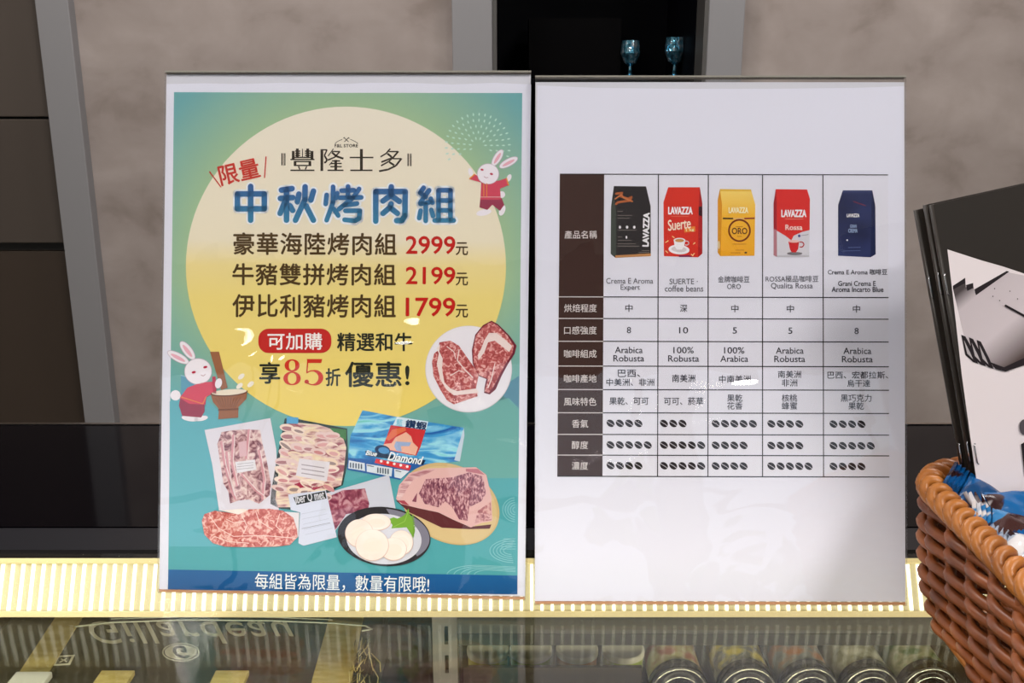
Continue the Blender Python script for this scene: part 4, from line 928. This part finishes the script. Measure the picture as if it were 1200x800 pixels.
# ================================================================== BOOKLETS
cover = mat('booklet_black', S(46, 40, 36), .38, 0, .4)
paperb = mat('booklet_pages', S(60, 52, 46), .6)
stp = mat('staple', S(200, 200, 205), .2, 1)
lean = math.radians(9.0)
def booklet(Y0, xs, label, pic):
    """xs: spine line in pixels (x at top y, x at bottom y)"""
    (xa, ya), (xb, yb) = xs
    V0 = Vector((0, math.sin(lean), math.cos(lean)))
    sh = Sheet((.24, Y0, ZG + .06), (1, 0, 0), V0)
    ua, va = sh.uv(xa, ya); ub, vb = sh.uv(xb, yb)
    up_ = (sh.X * (ua - ub) + sh.V * (va - vb)).normalized()
    top = sh.o + sh.X * ua + sh.V * va
    side = up_.cross(sh.N).normalized() * 1
    if side.x < 0: side = -side
    H_, W_, T_ = .186, .140, .0030
    s2 = Sheet(top - up_ * H_, side, up_)
    t = tag(empty('booklet', M=s2.M), label, 'booklet', 'black stapled booklets in the basket')
    q = MB(); n_ = 14     # cover wraps round the spine; slight curl towards the free edge
    def curl(u): return -.004 * (u / W_) ** 2
    for (z0, z1) in ((T_ - .0005, T_), (0, .0005)):
        vs = []; fs = []
        for i in range(n_ + 1):
            u = W_ * i / n_
            for v in (0, H_):
                for z in (z0, z1): vs.append((u, v, z + curl(u)))
        for i in range(n_):
            a, b2 = i * 4, i * 4 + 4
            fs += [(a + 1, b2 + 1, b2 + 3, a + 3), (a, a + 2, b2 + 2, b2), (a, b2, b2 + 1, a + 1), (a + 2, a + 3, b2 + 3, b2 + 2)]
        fs += [(0, 1, 3, 2), (n_ * 4, n_ * 4 + 2, n_ * 4 + 3, n_ * 4 + 1)]; q.add(vs, fs)
    q.tube([(0, 0, T_ / 2), (0, H_, T_ / 2)], T_ / 2, 12)
    q.build('cover', cover, t)
    q = MB(); vs = []; fs = []
    for i in range(n_ + 1):
        u = .0005 + (W_ - .002) * i / n_
        for v in (.001, H_ - .001):
            for z in (.0006, T_ - .0006): vs.append((u, v, z + curl(u)))
    for i in range(n_):
        a, b2 = i * 4, i * 4 + 4
        fs += [(a + 1, b2 + 1, b2 + 3, a + 3), (a, a + 2, b2 + 2, b2), (a, b2, b2 + 1, a + 1), (a + 2, a + 3, b2 + 3, b2 + 2)]
    fs += [(0, 1, 3, 2), (n_ * 4, n_ * 4 + 2, n_ * 4 + 3, n_ * 4 + 1)]; q.add(vs, fs); q.build('pages', paperb, t)
    for v in (H_ - .040, H_ - .128):
        q = MB(); q.tube([(-.0001, v + .0055, T_ + .0002), (-.0008, v + .0045, T_ + .0006), (-.0008, v - .0045, T_ + .0006), (-.0001, v - .0055, T_ + .0002)], .00045, 6); q.build('staple', stp, t)
    if pic:
        # cover picture: a folded curve of black and white shapes, laid on the cover
        s3 = Sheet(s2.o + s2.N * T_, s2.X, s2.V)
        I = Ink(s3)
        def lay():   # follow the curl
            I.v = [(x, y, z + T_ + .0002 + curl(max(x, 0))) for x, y, z in I.v]
        wpic = ink(226, 216, 220); gpic = ink(150, 138, 144); dkp = ink(40, 34, 38)
        rim2 = [(1110, 292), (1122, 296), (1150, 305), (1175, 312), (1205, 322), (1235, 332), (1262, 345)]
        I.poly(rim2 + [(1270, 480), (1272, 570), (1210, 590), (1148, 590), (1138, 520), (1127, 440), (1118, 360)], wpic, 0)
        def PB(L): return [(1050 + x / 2.353, 220 + y / 2.353) for x, y in L]
        cyl = mat('cover_shade', (1, 1, 1, 1), .5); n_, l_ = nt(cyl)
        tc = n_.new('ShaderNodeTexCoord'); sp = n_.new('ShaderNodeSeparateXYZ'); l_.new(tc.outputs['Object'], sp.inputs[0])
        u0, v0 = s3.uv(*PB([(170, 290)])[0]); u1, v1 = s3.uv(*PB([(330, 480)])[0]); du, dv = u1 - u0, v1 - v0; LL = du * du + dv * dv
        mu = n_.new('ShaderNodeMath'); mu.operation = 'MULTIPLY'; mu.inputs[1].default_value = du / LL; l_.new(sp.outputs['X'], mu.inputs[0])
        mv = n_.new('ShaderNodeMath'); mv.operation = 'MULTIPLY_ADD'; mv.inputs[1].default_value = dv / LL; mv.inputs[2].default_value = -(u0 * du + v0 * dv) / LL; l_.new(sp.outputs['Y'], mv.inputs[0])
        ad = n_.new('ShaderNodeMath'); l_.new(mu.outputs[0], ad.inputs[0]); l_.new(mv.outputs[0], ad.inputs[1])
        rp = n_.new('ShaderNodeValToRGB'); e_ = rp.color_ramp.elements; e_.new(.4); e_.new(.7)
        for k, (p, c) in enumerate(((0, S(70, 60, 62)), (.16, S(206, 194, 200)), (.62, S(214, 202, 208)), (1, S(84, 68, 66)))): e_[k].position = p; e_[k].color = c
        l_.new(ad.outputs[0], rp.inputs[0]); l_.new(rp.outputs[0], n_['Principled BSDF'].inputs['Base Color'])
        I.poly(PB([(156, 276), (190, 254), (192, 274), (212, 268), (216, 286), (305, 232), (360, 243), (480, 300), (480, 450), (360, 488), (300, 506), (270, 495), (222, 470), (186, 405)]), cyl, 1)
        I.poly(PB([(156, 270), (190, 248), (191, 262), (157, 280)]), dkp, 2); I.poly(PB([(192, 268), (212, 262), (213, 276), (196, 284)]), dkp, 2); I.poly(PB([(215, 280), (305, 229), (312, 231), (220, 296)]), dkp, 2)
        for k in range(3):
            dx = 9 * k; I.poly([(1126 + dx, 392 + 3 * k), (1131 + dx, 394 + 3 * k), (1141 + dx, 412 + 4 * k), (1146 + dx, 426 + 3 * k), (1140 + dx, 424 + 3 * k), (1131 + dx, 416 + 3 * k)], dkp, 4 + k)
            I.poly([(1129 + dx, 398 + 3 * k), (1136 + dx, 412 + 3 * k), (1140 + dx, 421 + 3 * k), (1133 + dx, 414 + 3 * k)], ink(176, 168, 172), 7 + k)
        I.poly([(1160, 424), (1176, 430), (1200, 419), (1225, 410), (1225, 418), (1200, 427), (1178, 435), (1166, 432)], dkp, 10)
        I.line([(1178, 358), (1202, 371), (1225, 384)], 2.6, dkp, 10)
        for (a, c) in ((1165, 338), (1171, 352), (1183, 341), (1163, 347), (1192, 350)): I.ell(a, c, .7, .7, dkp, 10, k=8)
        I.poly([(1196, 520), (1230, 500), (1232, 560), (1200, 556)], dkp, 10); I.ell(1200, 500, 6, 9, ink(80, 74, 80), 10)
        lay(); I.done('cover_picture', t, 'black and white picture on the cover')
    return t
booklet(.4790, ((1072.5, 246), (1135, 590)), 'black booklet with staples, hindmost of the three in the basket', False)
booklet(.4735, ((1083.5, 240), (1144, 590)), 'black booklet with staples, middle of the three in the basket', False)
booklet(.4680, ((1090.5, 240), (1152, 590)), 'black booklet with a white picture on its cover, foremost in the basket', True)

# ================================================================== SNACK PACKS
def foil(nm, a, b2, c): return noise_mat(nm, [(.40, S(*a)), (.53, S(*a)), (.55, S(*b2)), (.63, S(*b2)), (.66, S(*c))], 34, .2, 2, spec=.8, dist=.6)
blue = foil('foil_blue', (10, 66, 116), (14, 88, 150), (50, 26, 26)); blue2 = foil('foil_blue_white', (16, 96, 160), (56, 28, 30), (222, 218, 222)); silverw = foil('foil_silver', (216, 214, 216), (170, 180, 196), (60, 120, 170)); brownw = foil('foil_brown', (60, 32, 30), (40, 120, 176), (220, 214, 212))
def pack(x, y, z, rz, tilt, roll, m, label, L=.062, W=.03, T=.016):
    t = tag(empty('wrapped_snack', (x, y, ZG + z)), label, 'snack', 'wrapped snacks in the basket'); t.rotation_euler = (roll, tilt, rz)
    nx, ny = 20, 12; vs = []; fs = []
    for sgn in (1, -1):
        o = len(vs)
        for i in range(nx + 1):
            for j in range(ny + 1):
                a, c = i / nx * 2 - 1, j / ny * 2 - 1
                h = max(0, 1 - abs(a) ** 3) ** .6 * max(0, 1 - c * c) ** .5
                h *= 1 + .12 * math.sin(9 * a + 5 * c)
                ww = W / 2 * (1 - .10 * (1 - a * a) )
                vs.append((a * L / 2, c * ww, sgn * (T / 2 * h + .0002)))
        for i in range(nx):
            for j in range(ny):
                f = (o + i * (ny + 1) + j, o + (i + 1) * (ny + 1) + j, o + (i + 1) * (ny + 1) + j + 1, o + i * (ny + 1) + j + 1); fs.append(f if sgn > 0 else f[::-1])
    q = MB(); q.add(vs, fs, True); q.build('wrapper', m, t)
    for sx in (-1, 1):
        q = MB(); vs = []; fs = []; n_ = 8
        for i in range(n_ + 1):
            for j in range(7):
                vs.append((sx * (L / 2 + .009 * i / n_), (j / 6 - .5) * W * (1.0 + .12 * i / n_), .0009 * (1 if i % 2 else -1) + .0006 * math.sin(j * 2.0)))
        for i in range(n_):
            for j in range(6): fs.append((i * 7 + j, (i + 1) * 7 + j, (i + 1) * 7 + j + 1, i * 7 + j + 1))
        q.add(vs, fs); q.build('crimped_end', m, t)
    return t
D = math.radians
def pk(px, py, Y, *a):
    p = at_y(px, py, Y); pack(p.x, Y, p.z - ZG, *a)
pk(1161, 590, .462, D(-28), D(26), D(35), blue, 'dark blue wrapped snack lying against the booklets just inside the rim', .030, .020, .009)
pk(1206, 598, .452, D(4), D(-4), D(30), blue2, 'shiny blue wrapped snack with white patches on top of the heap', .036, .026, .012)
pk(1207, 627, .425, D(-20), D(14), D(14), brownw, 'brown and blue wrapped snack in front of the shiny blue one', .034, .022, .011)
pk(1218, 650, .405, D(-35), D(6), D(14), silverw, 'silver white wrapped snack beside the braided rim', .028, .02, .010)
pk(1256, 632, .415, D(20), D(0), D(15), blue, 'blue wrapped snack at the right edge of the photo', .034, .022, .011)
pk(1272, 676, .385, D(-40), D(0), D(10), blue2, 'blue and white wrapped snack nearest the viewer at the right edge', .034, .022, .011)
pack(.300, .430, .055, D(10), D(0), D(0), brownw, 'brown wrapped snack under the top ones by the booklets')
pack(.275, .395, .050, D(80), D(0), D(0), blue, 'blue wrapped snack under the top ones by the left wall', .06, .028)
pack(.320, .385, .052, D(30), D(0), D(0), blue2, 'blue and white wrapped snack under the top ones in the middle')
pack(.275, .345, .045, D(70), D(0), D(0), brownw, 'brown wrapped snack deep in the front of the basket', .06, .028)
pack(.340, .345, .045, D(0), D(0), D(0), blue, 'blue wrapped snack deep in the front right of the basket')
pack(.300, .400, .028, D(0), D(0), D(0), blue, 'blue wrapped snack low in the middle of the heap')
pack(.290, .360, .018, D(20), D(0), D(0), blue2, 'blue and white wrapped snack at the bottom of the heap')
